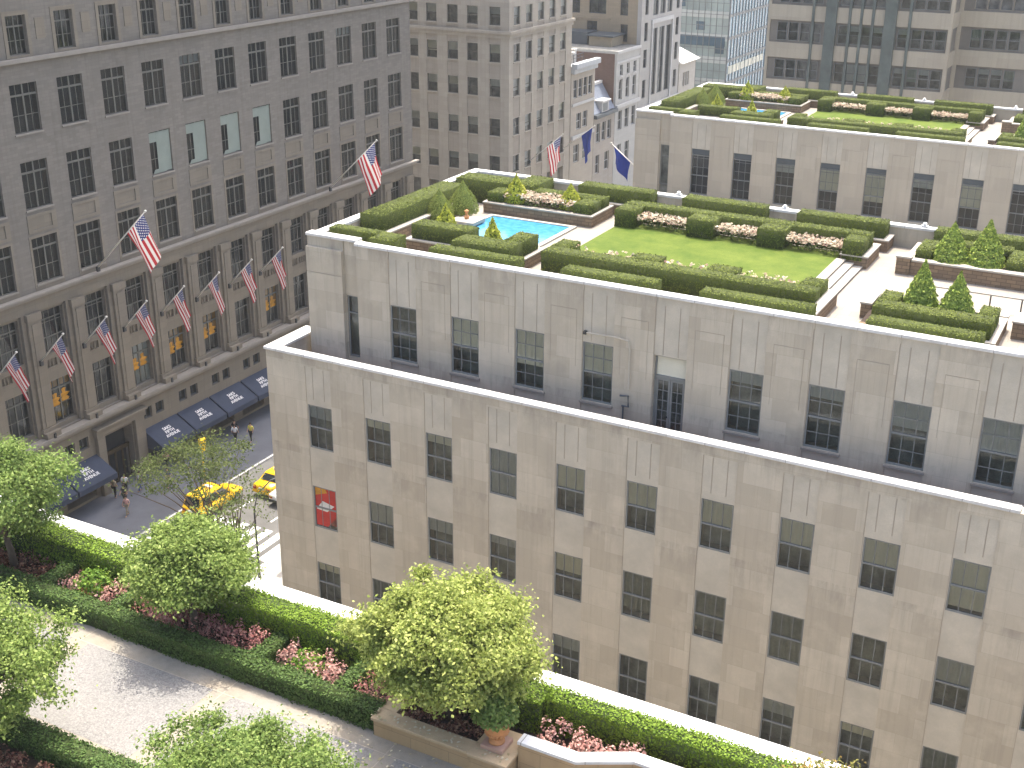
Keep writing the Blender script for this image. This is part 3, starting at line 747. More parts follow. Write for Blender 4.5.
# ------------------------------------------------------------------ corner building beyond the store
def corner_block():
    t = thing('office_building', 'brown grey stone corner building with paired faces of small sash windows', 'building', (XS, 78.2, 0))
    st = stone('brown_stone', (0.385, 0.352, 0.295), (0.335, 0.305, 0.255), (0.3, 0.274, 0.23), 1.2, 0.5, 0.3, 0.006, var=0.07)
    pier = stone('brown_stone_dark', (0.345, 0.313, 0.262), (0.31, 0.28, 0.235), (0.26, 0.235, 0.197), 1.2, 0.5, 0.3, 0.006, var=0.05)
    zs = [(27.55, 29.5), (23.7, 25.6), (20.05, 21.9), (15.85, 17.6), (11.75, 13.45), (8, 9.9)]
    cols = [-12.9, -10.45, -7.75, -5.25, -2.45]
    W = Win(1.35, 1.9, 1, 1, M['frame_bronze'], M['glass'], fw=0.06, heavy_z=(0.5,), hw=0.07, d=0.16, sill=True, sillm=st, blindm=[M['blind_cream'], M['blind_grey'], M['blind_white']])
    def cells(cols, w):
        c = []
        for u in cols:
            for a, b in zs: c.append((u, u + w, b - 1.9, b, 0.55, 1))
            for k in range(len(zs) - 1): c.append((u - 0.06, u + w + 0.06, zs[k + 1][1] + 0.1, zs[k][0] - 0.25, 0.06, 2))
        return c
    facade('north_wall', t, -15.5, -0.003, 0, 33, cells(cols, 1.35), [st, M['interior2'], pier], (0, 0, 0), 0, 0.6)
    ec = [1.0, 3.85, 6.7, 9.55, 12.4]
    facade('avenue_wall', t, 0.003, 15.5, 0, 33, cells(ec, 1.5), [st, M['interior2'], pier], (0, 0, 0), PI / 2, 0.6)
    MB().box(-15.5, -0.62, 0.62, 15.4, 0, 32.9).build('body', st, t)
    MB().box(-15.7, 0.35, -0.35, -0.003, 26.75, 27.05).box(0.003, 0.35, 0, 15.7, 26.75, 27.05).box(-15.6, 0.14, -0.14, -0.003, 26.3, 26.745).box(0.003, 0.14, 0, 15.6, 26.3, 26.745).build('string_course', st, t)
    W2 = Win(1.5, 1.9, 1, 1, M['frame_bronze'], M['glass'], fw=0.06, heavy_z=(0.5,), hw=0.07, d=0.16, sill=True, sillm=st, blindm=[M['blind_cream'], M['blind_grey'], M['blind_white']])
    r = random.Random(4)
    for j, (a, b) in enumerate(zs[:5]):
        for u in cols: W.place(t, (u, 0, b - 1.9), 0, r.choice([None, (0.5, 0), (0.5, 2), (0.4, 1), (0.6, 0), (0.4, 2)]))
        for u in ec: W2.place(t, (0, u, b - 1.9), PI / 2, r.choice([(0.5, 2), (0.5, 0), (0.7, 1), (0.6, 1), None]))
corner_block()

# ------------------------------------------------------------------ small houses down the avenue
def simple_front(name, label, y0, y1, top, col, col2, wins, wprot, extra=None, depth=14, group=None, interior='interior'):
    t = thing(name, label, 'building', (XS, y0, 0), PI / 2)
    st = stone(name + '_stone', col, col2, [x * 0.8 for x in col], 1.0, 0.4, 0.25, 0.006, var=0.06)
    w = y1 - y0
    cells = [(a, a + ww, z, z + h, 0.5, 1) for a, ww, z, h in wins]
    facade('wall', t, 0, w, 0, top, cells, [st, M[interior]], thick=0.55)
    MB().box(0, w, 0.56, depth, 0, top - 0.02).build('body', st, t)
    cache = {}
    r = random.Random(len(label))
    for a, ww, z, h in wins:
        k = (ww, h)
        if k not in cache: cache[k] = Win(ww, h, *wprot)
        cache[k].sill = None
        cache[k].place(t, (a, 0, z))
    return t, st
fp = (2, 2, M['frame_white'], M['glass_dk'])
h1, s1 = simple_front('town_house', 'narrow stone house with a heavy grey cornice and rooftop pipes', 93.9, 100.6, 20.6, (0.40, 0.36, 0.30), (0.36, 0.33, 0.28),
    [(0.6 + k * 1.4, 1.15, 17.5, 2.2) for k in range(4)] + [(1.6, 1.4, 13.6, 2.0), (3.4, 1.4, 13.6, 2.0)] + [(1.0, 1.6, 9.6, 2.2), (3.6, 1.6, 9.6, 2.2)], fp)
cm = MB(); cm.box(-0.1, 6.8, -0.75, -0.003, 21.1, 21.75).box(0, 6.7, -0.4, -0.003, 20.5, 21.09).box(0, 6.7, 0, 1.2, 20.6, 21.4); cm.build('cornice', plain('grey_cornice', (0.42, 0.44, 0.45), 0.8, 0.1), h1, bevel=0.08)
cm = MB()
for x, y, hh in ((3.2, 1.5, 1.9), (3.9, 1.6, 2.2), (3.55, 2.3, 2.1)): cm.lathe([(0.28, 0), (0.28, hh), (0.36, hh), (0.36, hh + 0.15), (0.1, hh + 0.2)], (x, y, 20.6), 12)
cm.build('flue', M['coping'], h1)
cm = MB()
for k in range(7): cm.tube([(0.3 + k * 0.9, 1.2, 20.6), (0.3 + k * 0.9, 1.2, 22.3)], 0.04, 5)
cm.tube([(0.3, 1.2, 22.3), (5.7, 1.2, 22.3)], 0.04, 5).tube([(0.3, 1.2, 21.9), (5.7, 1.2, 21.9)], 0.03, 5)
cm.build('roof_railing', M['metal'], h1)
MB().box(0.2, 6.5, -0.18, -0.003, 16.6, 16.9).box(0.2, 6.5, -0.25, -0.003, 12.6, 13.0).build('band', M['frame_white'], h1)
h2, s2 = simple_front('town_house', 'low house with a slate mansard roof and white dormer', 100.7, 107.1, 14.3, (0.36, 0.33, 0.29), (0.33, 0.30, 0.26),
    [(0.8, 1.2, 10.9, 2.4), (2.5, 1.2, 10.9, 2.4), (4.2, 1.2, 10.9, 2.4), (0.8, 1.2, 6.9, 2.4), (3.6, 1.4, 6.9, 2.4)], fp)
sl = plain('slate', (0.20, 0.225, 0.27), 0.8, 0.2, 3)
cm = MB(); cm.add([(0, 0, 14.6), (6.4, 0, 14.6), (6.4, 1.9, 17.6), (0, 1.9, 17.6), (0, 8, 14.6), (6.4, 8, 14.6), (0, 7, 17.6), (6.4, 7, 17.6)], [(0, 1, 2, 3), (3, 2, 7, 6), (1, 5, 7, 2), (4, 0, 3, 6), (5, 4, 6, 7)]); cm.build('mansard_roof', sl, h2)
MB().box(-0.05, 6.5, -0.45, -0.003, 14.1, 14.55).build('cornice', M['frame_dark'], h2)
MB().box(0.1, 6.3, 1.85, 2.3, 17.62, 17.95).build('roof_kerb', M['coping'], h2)
d = MB(); d.box(2.1, 4.2, -0.1, 1.6, 14.6, 15.9); do = d.build('dormer', M['frame_white'], h2)
MB().box(1.95, 4.35, -0.35, 1.7, 15.91, 16.1).build('dormer_roof', M['coping'], do)
MB().quad((2.4, -0.104, 14.7), (3.9, -0.104, 14.7), (3.9, -0.104, 15.7), (2.4, -0.104, 15.7)).build('pane', M['glass_dk'], do)
h3, s3 = simple_front('town_house', 'pale grey house with three arched windows and a plain attic', 107.2, 114.7, 21.6, (0.42, 0.415, 0.39), (0.39, 0.385, 0.36),
    [(1.1 + k * 2.2, 0.95, 18.4, 1.4) for k in range(3)] + [(0.9 + k * 2.25, 1.15, 15.35, 2.6) for k in range(3)] + [(1.0, 1.3, 11.4, 2.5), (3.2, 1.3, 11.4, 2.5), (5.4, 1.3, 11.4, 2.5), (1.0, 1.4, 7, 2.5), (3.6, 1.4, 7, 2.5)], fp)
cm = MB(); cm.box(-0.05, 7.55, -0.35, -0.003, 14.4, 14.8).box(0, 7.5, -0.1, -0.003, 20.05, 20.3).box(0, 7.5, -0.2, -0.003, 21.3, 21.65); cm.build('band', M['frame_white'], h3)
cm = MB()
for k in range(3):
    x = 0.9 + k * 2.25 + 0.575
    n = 8; pts = [(x + 0.8 * math.cos(PI * q / n), 17.75 + 0.75 * math.sin(PI * q / n)) for q in range(n + 1)] + [(x + 0.6 * math.cos(PI * (n - q) / n), 17.75 + 0.55 * math.sin(PI * (n - q) / n)) for q in range(n + 1)]
    vs = [(a, -0.09, z) for a, z in pts]; m2 = len(pts)
    cm.add(vs, [(q, m2 - 1 - q, m2 - 2 - q, q + 1) for q in range(n)])
cm.build('window_arch', M['frame_white'], h3)
MB().box(0.1, 7.4, 0.3, 13.9, 21.58, 21.63).build('roof', M['interior2'], h3)
ph = MB(); ph.box(3.6, 7.3, 2.4, 5.7, 21.632, 22.85); po = ph.build('penthouse', plain('tan_render', (0.29, 0.25, 0.18), 0.85, 0.1), h3)
MB().box(3.3, 7.4, 2.1, 6.0, 22.86, 23.05).build('penthouse_roof', M['frame_dark'], po)
MB().box(4.2, 7.3, 6.2, 9.8, 21.632, 23.2).build('plant_room', M['frame_dark'], h3)
# brown party wall of the pale house above its low neighbour
MB().box(-0.03, -0.003, 0.3, 13.9, 13.8, 21.3).build('party_wall', stone('brown_brick', (0.17, 0.11, 0.085), (0.14, 0.09, 0.07), (0.12, 0.09, 0.08), 0.3, 0.1, 0.2, 0.01), h3)
# tall pale building with vertical strips
def strips():
    t = thing('office_building', 'tall pale stone building with three dark vertical window strips', 'building', (XS, 114.8, 0), PI / 2)
    st = stone('pale_stone', (0.37, 0.36, 0.335), (0.34, 0.33, 0.305), (0.3, 0.29, 0.27), 1.4, 0.6, 0.2, 0.006, var=0.05)
    cells = []; L = 14.5
    for k in range(3):
        u = 3.9 + k * 2.5
        cells += [(u, u + 1.9, 14.4, 23.3, 0.5, 1), (u, u + 1.9, 25.0, 36, 0.5, 1)]
    sm = [(1.1, z) for z in (14.4, 18.4, 21.9, 25.3, 29)] + [(12.4, z) for z in (14.4, 18.2, 21.6, 25.2, 29)]
    for u, z in sm: cells.append((u, u + 1.2, z, z + 2.4, 0.5, 1))
    for k in range(4): cells.append((0.8 + 3.5 * k, 3.3 + 3.5 * k, 7.5, 12, 0.5, 1))
    facade('wall', t, 0, L, 0, 40, cells, [st, M['interior']], thick=0.6)
    MB().box(0.62, L, 0.62, 16, 0, 39.8).build('body', st, t)
    W = Win(1.2, 2.4, 1, 2, M['frame_dark'], M['glass_dk'])
    for u, z in sm: W.place(t, (u, 0, z))
    for k in range(3):
        u = 3.9 + k * 2.5
        for z, h in ((14.4, 8.9), (25.0, 11)):
            q = Win(1.9, h, 2, max(2, int(h / 1.6)), M['frame_dark'], M['glass_dk'], heavy_z=()); q.place(t, (u, 0, z))
    MB().box(-0.1, L + 0.1, -0.4, -0.003, 12.9, 13.3).box(3.4, 11.2, -0.2, -0.003, 24.0, 24.5).box(3.5, 3.8, -0.2, -0.003, 13.4, 24).box(10.85, 11.15, -0.2, -0.003, 13.4, 24).build('band', M['frame_white'], t)
    tb = stone('tan_brick', (0.30, 0.25, 0.175), (0.27, 0.225, 0.16), (0.24, 0.2, 0.15), 0.9, 0.3, 0.25, 0.008, var=0.06)
    ws = [(-10.3, 1.3, 25.25, 2.8), (-7.65, 2.5, 25.3, 2.8), (-3.1, 1.1, 25.25, 2.9), (-7.9, 1.5, 22.9, 1.4), (-3.0, 1.05, 21.9, 2.2), (-13.2, 1.3, 25.25, 2.8)]
    facade('side_wall', t, -16, -0.61, 0, 40, [(a, a + w, z, z + h, 0.5, 1) for a, w, z, h in ws] + [(-12, -4.5, 24.55, 24.75, -0.12, 0)], [tb, M['interior']], (0, 0, 0), -PI / 2, 0.6)
    for a, w, z, h in ws:
        q = Win(w, h, 2, 2, M['frame_dark'], M['glass_dk']); q.place(t, (0, -a, z), -PI / 2)
strips()
h5, s5 = simple_front('town_house', 'small stone house with a white hipped roof beyond the strip building', 129.6, 136.2, 17.4, (0.45, 0.42, 0.37), (0.42, 0.39, 0.34),
    [(1.6 + k * 0.9, 0.7, 13.9, 2.0) for k in range(3)], fp)
MB().add([(-0.3, -0.6, 17.4), (6.9, -0.6, 17.4), (6.9, 12, 17.4), (-0.3, 12, 17.4), (0.6, 3.5, 19.7), (5, 3.5, 19.7), (0.6, 8, 19.7), (5, 8, 19.7)], [(0, 1, 5, 4), (1, 2, 7, 5), (2, 3, 6, 7), (3, 0, 4, 6), (4, 5, 7, 6), (3, 2, 1, 0)]).build('hip_roof', M['coping'], h5)

# glass curtain-wall block at the far end
def glass_block():
    t = thing('glass_building', 'blue green glass curtain wall block at the end of the avenue', 'building', (XS, 150, 0))
    gm = plain('green_glass_skin', (0.30, 0.36, 0.34), 0.25, 0.28, 0.25, spec=0.6)
    gb = plain('blue_glass_skin', (0.15, 0.24, 0.29), 0.15, 0.4, 0.22, spec=0.8)
    dk = plain('dark_glass_band', (0.04, 0.09, 0.13), 0.15, 0.4, 0.5, spec=0.8)
    wb = plain('pale_floor_band', (0.46, 0.48, 0.45), 0.6, 0.12, 0.3)
    mu = M['frame_grey']
    MB().box(-26, 0, 0, 40, 0, 45).build('curtain_wall', gm, t)
    MB().quad((0.02, 0.05, 0), (0.02, 40, 0), (0.02, 40, 45), (0.02, 0.05, 45)).build('side_curtain_wall', gb, t)
    b = MB(); c = MB(); d = MB(); e = MB()
    for k in range(14):
        z = 1.5 + 3.45 * k
        b.box(-26, 0.0, -0.12, -0.01, z - 0.5, z + 0.5)
        d.box(0.03, 0.1, 0.1, 40, z - 0.35, z + 0.1)
        for q in range(14):
            if (q * 5 + k * 3) % 7 == 0: MB().box(-24 + q * 1.7, -22.6 + q * 1.7, -0.1, -0.012, z + 1.0, z + 2.3).build('dark_window', dk, t)
    e.box(-14, -0.4, -0.14, -0.02, 17.4, 18.9)
    for q in range(27): c.box(-26 + q, -25.93 + q, -0.2, -0.13, 0, 45)
    for k in range(27): c.box(-26, 0, -0.18, -0.125, 1.5 + 1.725 * k, 1.57 + 1.725 * k)
    for q in range(27): d.box(0.03, 0.14, 0.1 + q * 1.5, 0.2 + q * 1.5, 0, 45)
    b.build('floor_band', wb, t); c.build('mullion_grid', mu, t); d.build('side_mullion_grid', M['frame_grey'], t); e.build('dark_window_band', dk, t)
    g = MB()
    for q in range(9): g.box(0.03, 0.12, 1.0 + q * 2.0, 2.6 + q * 2.0, 13.1 + 0.02 * q, 14.3)
    g.build('lit_shop_band', M['blind_cream'], t)
glass_block()

# banded stone block behind the second roof garden
def banded():
    t = thing('office_building', 'large stone block with dark ribbon windows behind the second roof garden', 'building', (-4.0, 81, 0))
    st = stone('band_stone', (0.45, 0.40, 0.31), (0.41, 0.36, 0.28), (0.37, 0.33, 0.29), 1.7, 1.5, 0.25, 0.006, var=0.06)
    dark = plain('dark_ribbon', (0.19, 0.175, 0.15), 0.7, 0.15, 0.6)
    pier = plain('verdigris_pier', (0.12, 0.14, 0.125), 0.5, 0.25, 0.8)
    P = 3.58; z0 = 29.7
    bands = [z0 - 2.15 + P * k for k in range(-5, 3)]         # ribbon bottoms
    W = Win(0.98, 1.75, 1, 1, M['frame_grey'], M['glass'], fw=0.05, heavy_z=(0.5,), hw=0.06, d=0.12, blindm=[M['blind_cream'], M['blind_grey'], M['blind_green']])
    r = random.Random(9)
    us = [1.0, 2.13, 3.26, 4.35, 7.0, 8.1, 9.2, 10.3, 12.65, 13.9, 15.0, 16.1]
    def wallcells(us):
        c = []
        for zb in bands:
            c.append((0.25, 17.3, zb, zb + 2.15, 0.18, 1))
            for u in us: c.append((u, u + 0.98, zb + 0.2, zb + 1.95, 0.6, 2))
        return c
    facade('wall', t, 0, 17.5, 0, 40, wallcells(us), [st, dark, M['interior2']], thick=0.7)
    us2 = [1.2, 2.35, 3.5, 4.65, 7.8, 8.95, 10.1, 11.25, 14, 15.2]
    facade('set_back_wall', t, 0, 17.5, 0, 40, wallcells(us2), [st, dark, M['interior2']], (17.5, 3.6, 0), thick=0.7)
    facade('return_wall', t, 0, 3.58, 0, 40, [(0.1, 3.5, zb, zb + 2.15, 0.12, 1) for zb in bands], [st, dark], (17.505, 0.01, 0), PI / 2, 0.3)
    MB().box(0, 17.2, 0.72, 20, 0, 39.8).box(17.5, 35, 4.35, 20, 0, 39.8).build('body', st, t)
    for k in (-2, -1, 0, 1):
        zb = z0 - 2.15 + P * k
        for u in us: W.place(t, (u, 0, zb + 0.2), 0, r.choice([None, None, (0.5, 0), (0.7, 2), (0.9, 1), (0.3, 1)]) if k < 0 else r.choice([None, None, None, (0.3, 1)]))
        if k < 1:
            for u in us2[:8]: W.place(t, (17.5 + u, 3.6, zb + 0.2), 0, r.choice([None, (0.3, 1), None, (0.6, 2)]))
    p = MB()
    for u, w in ((5.75, 1.05), (11.35, 1.1)): p.box(u, u + w, -0.3, 0.17, 0, 40)
    for u in (4.55 - 0.12, 8.1 - 0.13, 9.2 - 0.13, 10.3 - 0.13, 13.6): p.box(u - 0.06, u + 0.2, -0.1, 0.17, 0, 40)
    p.build('metal_pier', pier, t)
banded()
# ------------------------------------------------------------------ roof garden: built once on the nearer roof, then copied to the twin
LM = {}
LM['box'] = leafmat('boxwood_leaf', (0.07, 0.095, 0.013), (0.125, 0.158, 0.02), (0.18, 0.215, 0.034), 0.03)
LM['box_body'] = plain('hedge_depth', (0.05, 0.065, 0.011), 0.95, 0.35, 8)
LM['cone'] = leafmat('topiary_leaf', (0.16, 0.195, 0.04), (0.22, 0.26, 0.055), (0.28, 0.32, 0.075), 0.08)
LM['lime_leaf'] = leafmat('golden_leaf', (0.26, 0.3, 0.03), (0.42, 0.45, 0.05), (0.6, 0.6, 0.11), 0.25)
LM['fir'] = leafmat('fir_leaf', (0.1, 0.16, 0.03), (0.22, 0.31, 0.055), (0.46, 0.52, 0.1), 0.12)
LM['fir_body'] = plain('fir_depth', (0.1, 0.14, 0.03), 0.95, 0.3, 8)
LM['petal'] = leafmat('pale_pink_petal', (0.38, 0.22, 0.17), (0.52, 0.43, 0.31), (0.62, 0.58, 0.45), 0.2)
LM['bloomleaf'] = leafmat('bedding_leaf', (0.05, 0.09, 0.02), (0.09, 0.13, 0.03), (0.2, 0.18, 0.08), 0.2)

def grassmat():
    m, nt, b, o = new_mat('mown_lawn')
    p = position(nt)
    a = noise(nt, 0.8, 6, 0.7, p); f = noise(nt, 22, 3, 0.7, p)
    c = mixc(nt, ramp(nt, a, 0.3, 0.7), (0.062, 0.1, 0.016), (0.14, 0.172, 0.034))
    c2 = mixc(nt, ramp(nt, f, 0.35, 0.65, 0, 0.45), c, (0.045, 0.085, 0.012))
    nt.links.new(c2, b.inputs['Base Color']); b.inputs['Roughness'].default_value = 0.9; b.inputs['Specular IOR Level'].default_value = 0.1
    bump(nt, b, f, 0.6, 0.03); return m
M['lawn'] = grassmat()
def watermat():
    m, nt, b, o = new_mat('pool_water')
    p = position(nt); n = noise(nt, 3.0, 3, 0.5, p)
    c = mixc(nt, ramp(nt, n, 0.35, 0.65), (0.035, 0.2, 0.36), (0.07, 0.27, 0.44))
    nt.links.new(c, b.inputs['Base Color']); b.inputs['Roughness'].default_value = 0.12
    bump(nt, b, n, 0.15, 0.03); return m
M['water'] = watermat()
def roofpave():
    m, nt, b, o = new_mat('roof_flagstone')
    br = N(nt, 'ShaderNodeTexBrick'); nt.links.new(position(nt), br.inputs['Vector'])
    br.inputs['Color1'].default_value = rgb((0.29, 0.262, 0.22)); br.inputs['Color2'].default_value = rgb((0.255, 0.23, 0.195)); br.inputs['Mortar'].default_value = rgb((0.19, 0.17, 0.145))
    br.inputs['Scale'].default_value = 1; br.inputs['Brick Width'].default_value = 0.9; br.inputs['Row Height'].default_value = 0.6; br.inputs['Mortar Size'].default_value = 0.008
    n = noise(nt, 1.2, 5, 0.6, position(nt))
    nt.links.new(mixc(nt, ramp(nt, n, 0.4, 0.75, 0, 0.4), br.outputs[0], (0.23, 0.205, 0.17)), b.inputs['Base Color'])
    b.inputs['Roughness'].default_value = 0.9; return m
M['roofpave'] = roofpave()

GARDEN = []
def g(o, lab, cat, group=None):
    o['label'] = lab.replace('{R}', 'nearer roof'); o['category'] = cat
    if group: o['group'] = group + ' on the nearer roof'
    GARDEN.append((o, lab, group)); return o
FL = 26.25
# paving and lawn
pv = tag(MB().box(-0.95, 46, 3.03, 18.14, 26.1, FL).build('roof_paving', M['roofpave']), kind='structure'); 
lw = MB().box(9.72, 21.05, 6.2, 14.6, FL + 0.002, 26.62).build('lawn', M['lawn'])
GARDEN_STRUCT = [pv, tag(lw, kind='structure')]
def planter(x0, x1, y0, y1, zt, lab, th=0.28, soil=True):
    t = thing('stone_planter', '', '', (x0, y0, FL))
    w, d, h = x1 - x0, y1 - y0, zt - FL
    b = MB(); b.box(0, w, 0, th, 0, h - 0.07).box(0, w, d - th, d, 0, h - 0.07).box(0, th, th, d - th, 0, h - 0.07).box(w - th, w, th, d - th, 0, h - 0.07)
    b.build('wall', M['stonewall'], t)
    c = MB(); e = 0.04
    c.box(-e, w + e, -e, th + e, h - 0.068, h).box(-e, w + e, d - th - e, d + e, h - 0.068, h).box(-e, th + e, th + e + 0.002, d - th - e - 0.002, h - 0.068, h).box(w - th - e, w + e, th + e + 0.002, d - th - e - 0.002, h - 0.068, h)
    c.build('ledge', M['ledge'], t)
    if soil: MB().box(th, w - th, th, d - th, 0.02, h - 0.12).build('soil', M['soil'], t)
    return g(t, lab, 'planter', 'rough stone planters')
def hedge(rects, z0, z1, lab, dens=210, leaf=0.036):
    cx, cy = rects[0][0], rects[0][2]
    rr = [(a - cx, b - cx, c - cy, d - cy) for a, b, c, d in rects]
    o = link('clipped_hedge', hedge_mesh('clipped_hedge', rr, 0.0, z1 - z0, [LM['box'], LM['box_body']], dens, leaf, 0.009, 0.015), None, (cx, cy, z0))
    return g(o, lab, 'hedge', 'clipped box hedges')
HT = 27.52
# hedges along the parapets
hedge([(-0.85, 1.9, 3.52, 4.3), (1.9, 3.1, 2.86, 4.2)], FL, HT, 'stepped low hedge at the front left corner of the {R}')
hedge([(-0.85, 0.55, 6.1, 14.0)], FL, HT + 0.1, 'long hedge along the avenue side parapet of the {R}')
planter(-0.93, 0.85, 5.8, 14.2, 26.85, 'rough stone planter under the long avenue side hedge, {R}')
hedge([(-0.85, 2.6, 15.4, 16.9), (2.6, 3.95, 15.5, 18.0)], FL, HT, 'stepped hedge at the back left corner of the {R}')
hedge([(5.15, 9.65, 2.86, 3.7)], FL, HT, 'low hedge strip on the front parapet before the pool, {R}')
hedge([(11.8, 16.15, 2.86, 3.75)], FL, HT, 'low hedge strip on the front parapet, left half of the lawn, {R}')
hedge([(18.1, 22.75, 2.86, 3.75)], FL, HT, 'low hedge strip on the front parapet, right half of the lawn, {R}')
hedge([(24.9, 29.2, 2.86, 3.75)], FL, HT - 0.05, 'low front hedge strip before the two conical firs, {R}')
hedge([(5.9, 10.1, 17.0, 18.08)], FL, HT + 0.05, 'back parapet hedge strip behind the pool, {R}')
hedge([(11.9, 16.3, 17.0, 18.08)], FL, HT + 0.05, 'back parapet hedge strip behind the middle of the lawn, {R}')
hedge([(18.0, 22.4, 17.0, 18.08)], FL, HT + 0.05, 'back parapet hedge strip behind the right end of the lawn, {R}')
planter(17.8, 22.65, 16.75, 18.1, 26.85, 'stone planter under the back parapet hedge near the steps, {R}')
planter(5.7, 10.3, 16.75, 18.1, 26.85, 'stone planter under the back parapet hedge behind the pool, {R}')
hedge([(24.7, 31.5, 17.0, 18.08)], FL, HT + 0.05, 'long back parapet hedge at the right end of the {R}')
# pool with its planters
pool = thing('pool', '', '', (2.5, 7.2, FL)); w, d = 5.1, 6.2
MB().box(0.25, w - 0.25, 0.25, d - 0.25, 0.005, 0.045).build('water', M['water'], pool)
c = MB(); c.box(0, w, 0, 0.248, 0.003, 0.09).box(0, w, d - 0.248, d, 0.003, 0.09).box(0, 0.248, 0.25, d - 0.25, 0.003, 0.09).box(w - 0.248, w, 0.25, d - 0.25, 0.003, 0.09); c.build('rim', M['ledge'], pool)
g(pool, 'rectangular turquoise pool in the {R} garden', 'pool')
ft = thing('fountain', '', '', (2.3, 11.2, FL)); MB().box(-0.7, 0.75, -0.65, 0.65, 0.1, 0.3).build('plinth', M['ledge'], ft, bevel=0.03)
MB().lathe([(0.1, 0.3), (0.14, 0.42), (0.06, 0.55), (0.12, 0.72), (0.03, 0.8)], n=10).build('finial', M['terracotta'], ft)
g(ft, 'pale square fountain plinth at the left end of the pool, {R}', 'fountain')
hedge([(2.3, 5.45, 5.9, 7.0), (5.45, 8.5, 4.3, 5.7), (7.5, 8.5, 5.7, 7.3)], 26.7, HT + 0.02, 'zigzag hedge in front of the pool, {R}')
t = thing('stone_planter', '', '', (2.1, 4.1, FL))
b = MB(); b.box(0, 3.2, 1.6, 3.05, 0, 0.5).box(3.21, 6.6, 0, 1.75, 0, 0.5).box(5.2, 6.6, 1.76, 3.4, 0, 0.5); b.build('wall', M['stonewall'], t)
b = MB(); b.box(-0.04, 3.2, 1.56, 3.09, 0.502, 0.57).box(3.17, 6.64, -0.04, 1.79, 0.5025, 0.571).box(5.16, 6.64, 1.793, 3.44, 0.502, 0.57); b.build('ledge', M['ledge'], t)
g(t, 'zigzag stone planter under the hedge in front of the pool, {R}', 'planter', 'rough stone planters')
planter(1.85, 8.25, 13.75, 16.45, 26.85, 'long stone planter with pink flowers behind the pool, {R}')
hedge([(1.98, 2.9, 13.95, 15.3), (1.98, 8.1, 15.3, 16.3), (7.1, 8.1, 13.95, 15.3)], 26.72, 27.35, 'U-shaped hedge round the pink flowers behind the pool, {R}')
def flowers(x0, x1, y0, y1, z, lab, dens=130, h=0.52):
    w, d = x1 - x0, y1 - y0
    n = int(w * d * dens); 
    p = np.stack([rng.uniform(0, w, n), rng.uniform(0, d, n), rng.uniform(0.02, h, n)], 1); up = np.tile([0, -0.3, 1.0], (n, 1))
    k = int(n * 0.8); top = p[:k].copy(); top[:, 2] = h * (0.75 + 0.5 * rng.random(k)); top[:, :2] += 0.04 * rng.standard_normal((k, 2))
    # blossoms gather in small heads
    q = np.repeat(top, 3, 0) + 0.045 * rng.standard_normal((3 * k, 3)) * [1, 1, 0.5]
    v = np.vstack([cards(p, up, 0.07, 0.7), cards(q, np.tile([0, -0.3, 1.0], (len(q), 1)), 0.062, 0.5, 0.85)])
    mi = np.array([0] * n + [1] * len(q))
    o = link('flower_bed', card_mesh('flower_bed', v, [LM['bloomleaf'], LM['petal']], None, mi), None, (x0, y0, z))
    return g(o, lab, 'flower bed', 'pale pink flower beds')
flowers(2.95, 7.05, 13.95, 15.25, 26.75, 'pale pink flowers in the long planter behind the pool, {R}')
flowers(10.8, 13.45, 13.7, 14.68, 26.62, 'pale pink flowers in the left hedge bay behind the lawn, {R}')
flowers(14.95, 17.05, 13.6, 14.68, 26.62, 'pale pink flowers in the middle hedge bay behind the lawn, {R}')
flowers(18.5, 21.2, 13.6, 14.68, 26.62, 'pale pink flowers in the right hedge bay behind the lawn, {R}')
flowers(10.6, 13.4, 6.5, 7.25, 26.62, 'thin row of pale flowers at the front of the lawn, left bay, {R}', 26, 0.6)
flowers(15.0, 17.0, 6.5, 7.25, 26.62, 'thin row of pale flowers at the front of the lawn, middle bay, {R}', 26, 0.6)
flowers(18.5, 21.2, 6.5, 7.25, 26.62, 'thin row of pale flowers at the front of the lawn, right bay, {R}', 26, 0.6)
hedge([(9.65, 10.75, 13.45, 14.7), (13.5, 14.9, 13.45, 14.7), (17.1, 18.45, 13.45, 14.7), (21.25, 22.2, 13.45, 14.7), (9.65, 22.2, 14.7, 15.65)], 26.6, HT, 'comb-shaped hedge with three flower bays behind the lawn, {R}')
hedge([(9.6, 22.2, 5.35, 6.4), (9.6, 10.5, 6.4, 7.7), (13.5, 14.9, 6.4, 7.4), (17.1, 18.45, 6.4, 7.4), (21.25, 22.2, 6.4, 7.6)], FL + 0.05, 27.38, 'long comb-shaped hedge along the front of the lawn, {R}')
def wallblock(x0, x1, y0, y1, z1, lab):
    t = thing('stone_wall', '', '', (x0, y0, FL)); h = z1 - FL
    MB().box(0, x1 - x0, 0, y1 - y0, 0, h - 0.07).build('wall', M['stonewall'], t)
    MB().box(-0.04, x1 - x0 + 0.04, -0.04, y1 - y0 + 0.04, h - 0.068, h).build('cap', M['ledge'], t)
    return g(t, lab, 'wall', 'low stone walls')
wallblock(21.2, 22.45, 13.5, 16.0, 26.85, 'low stone block at the far end of the lawn steps, {R}')
wallblock(22.22, 22.6, 3.9, 7.68, 26.9, 'narrow stone wall at the near end of the lawn steps, {R}')
st = thing('steps', '', '', (21.05, 7.7, FL))
for k in range(3):
    so_ = MB().box(0.0 if k == 0 else 0.4 * k + 0.003, 0.4 * (k + 1), 0, 5.75, 0, 0.31 - 0.12 * k).build('step', M['stonewall'], st)
    MB().box(0.0 if k == 0 else 0.4 * k + 0.003, 0.4 * (k + 1) + 0.03, 0, 5.75, 0.311 - 0.12 * k, 0.37 - 0.12 * k).build('tread', M['ledge'], so_)
g(st, 'three broad stone steps down from the lawn, {R}', 'steps')
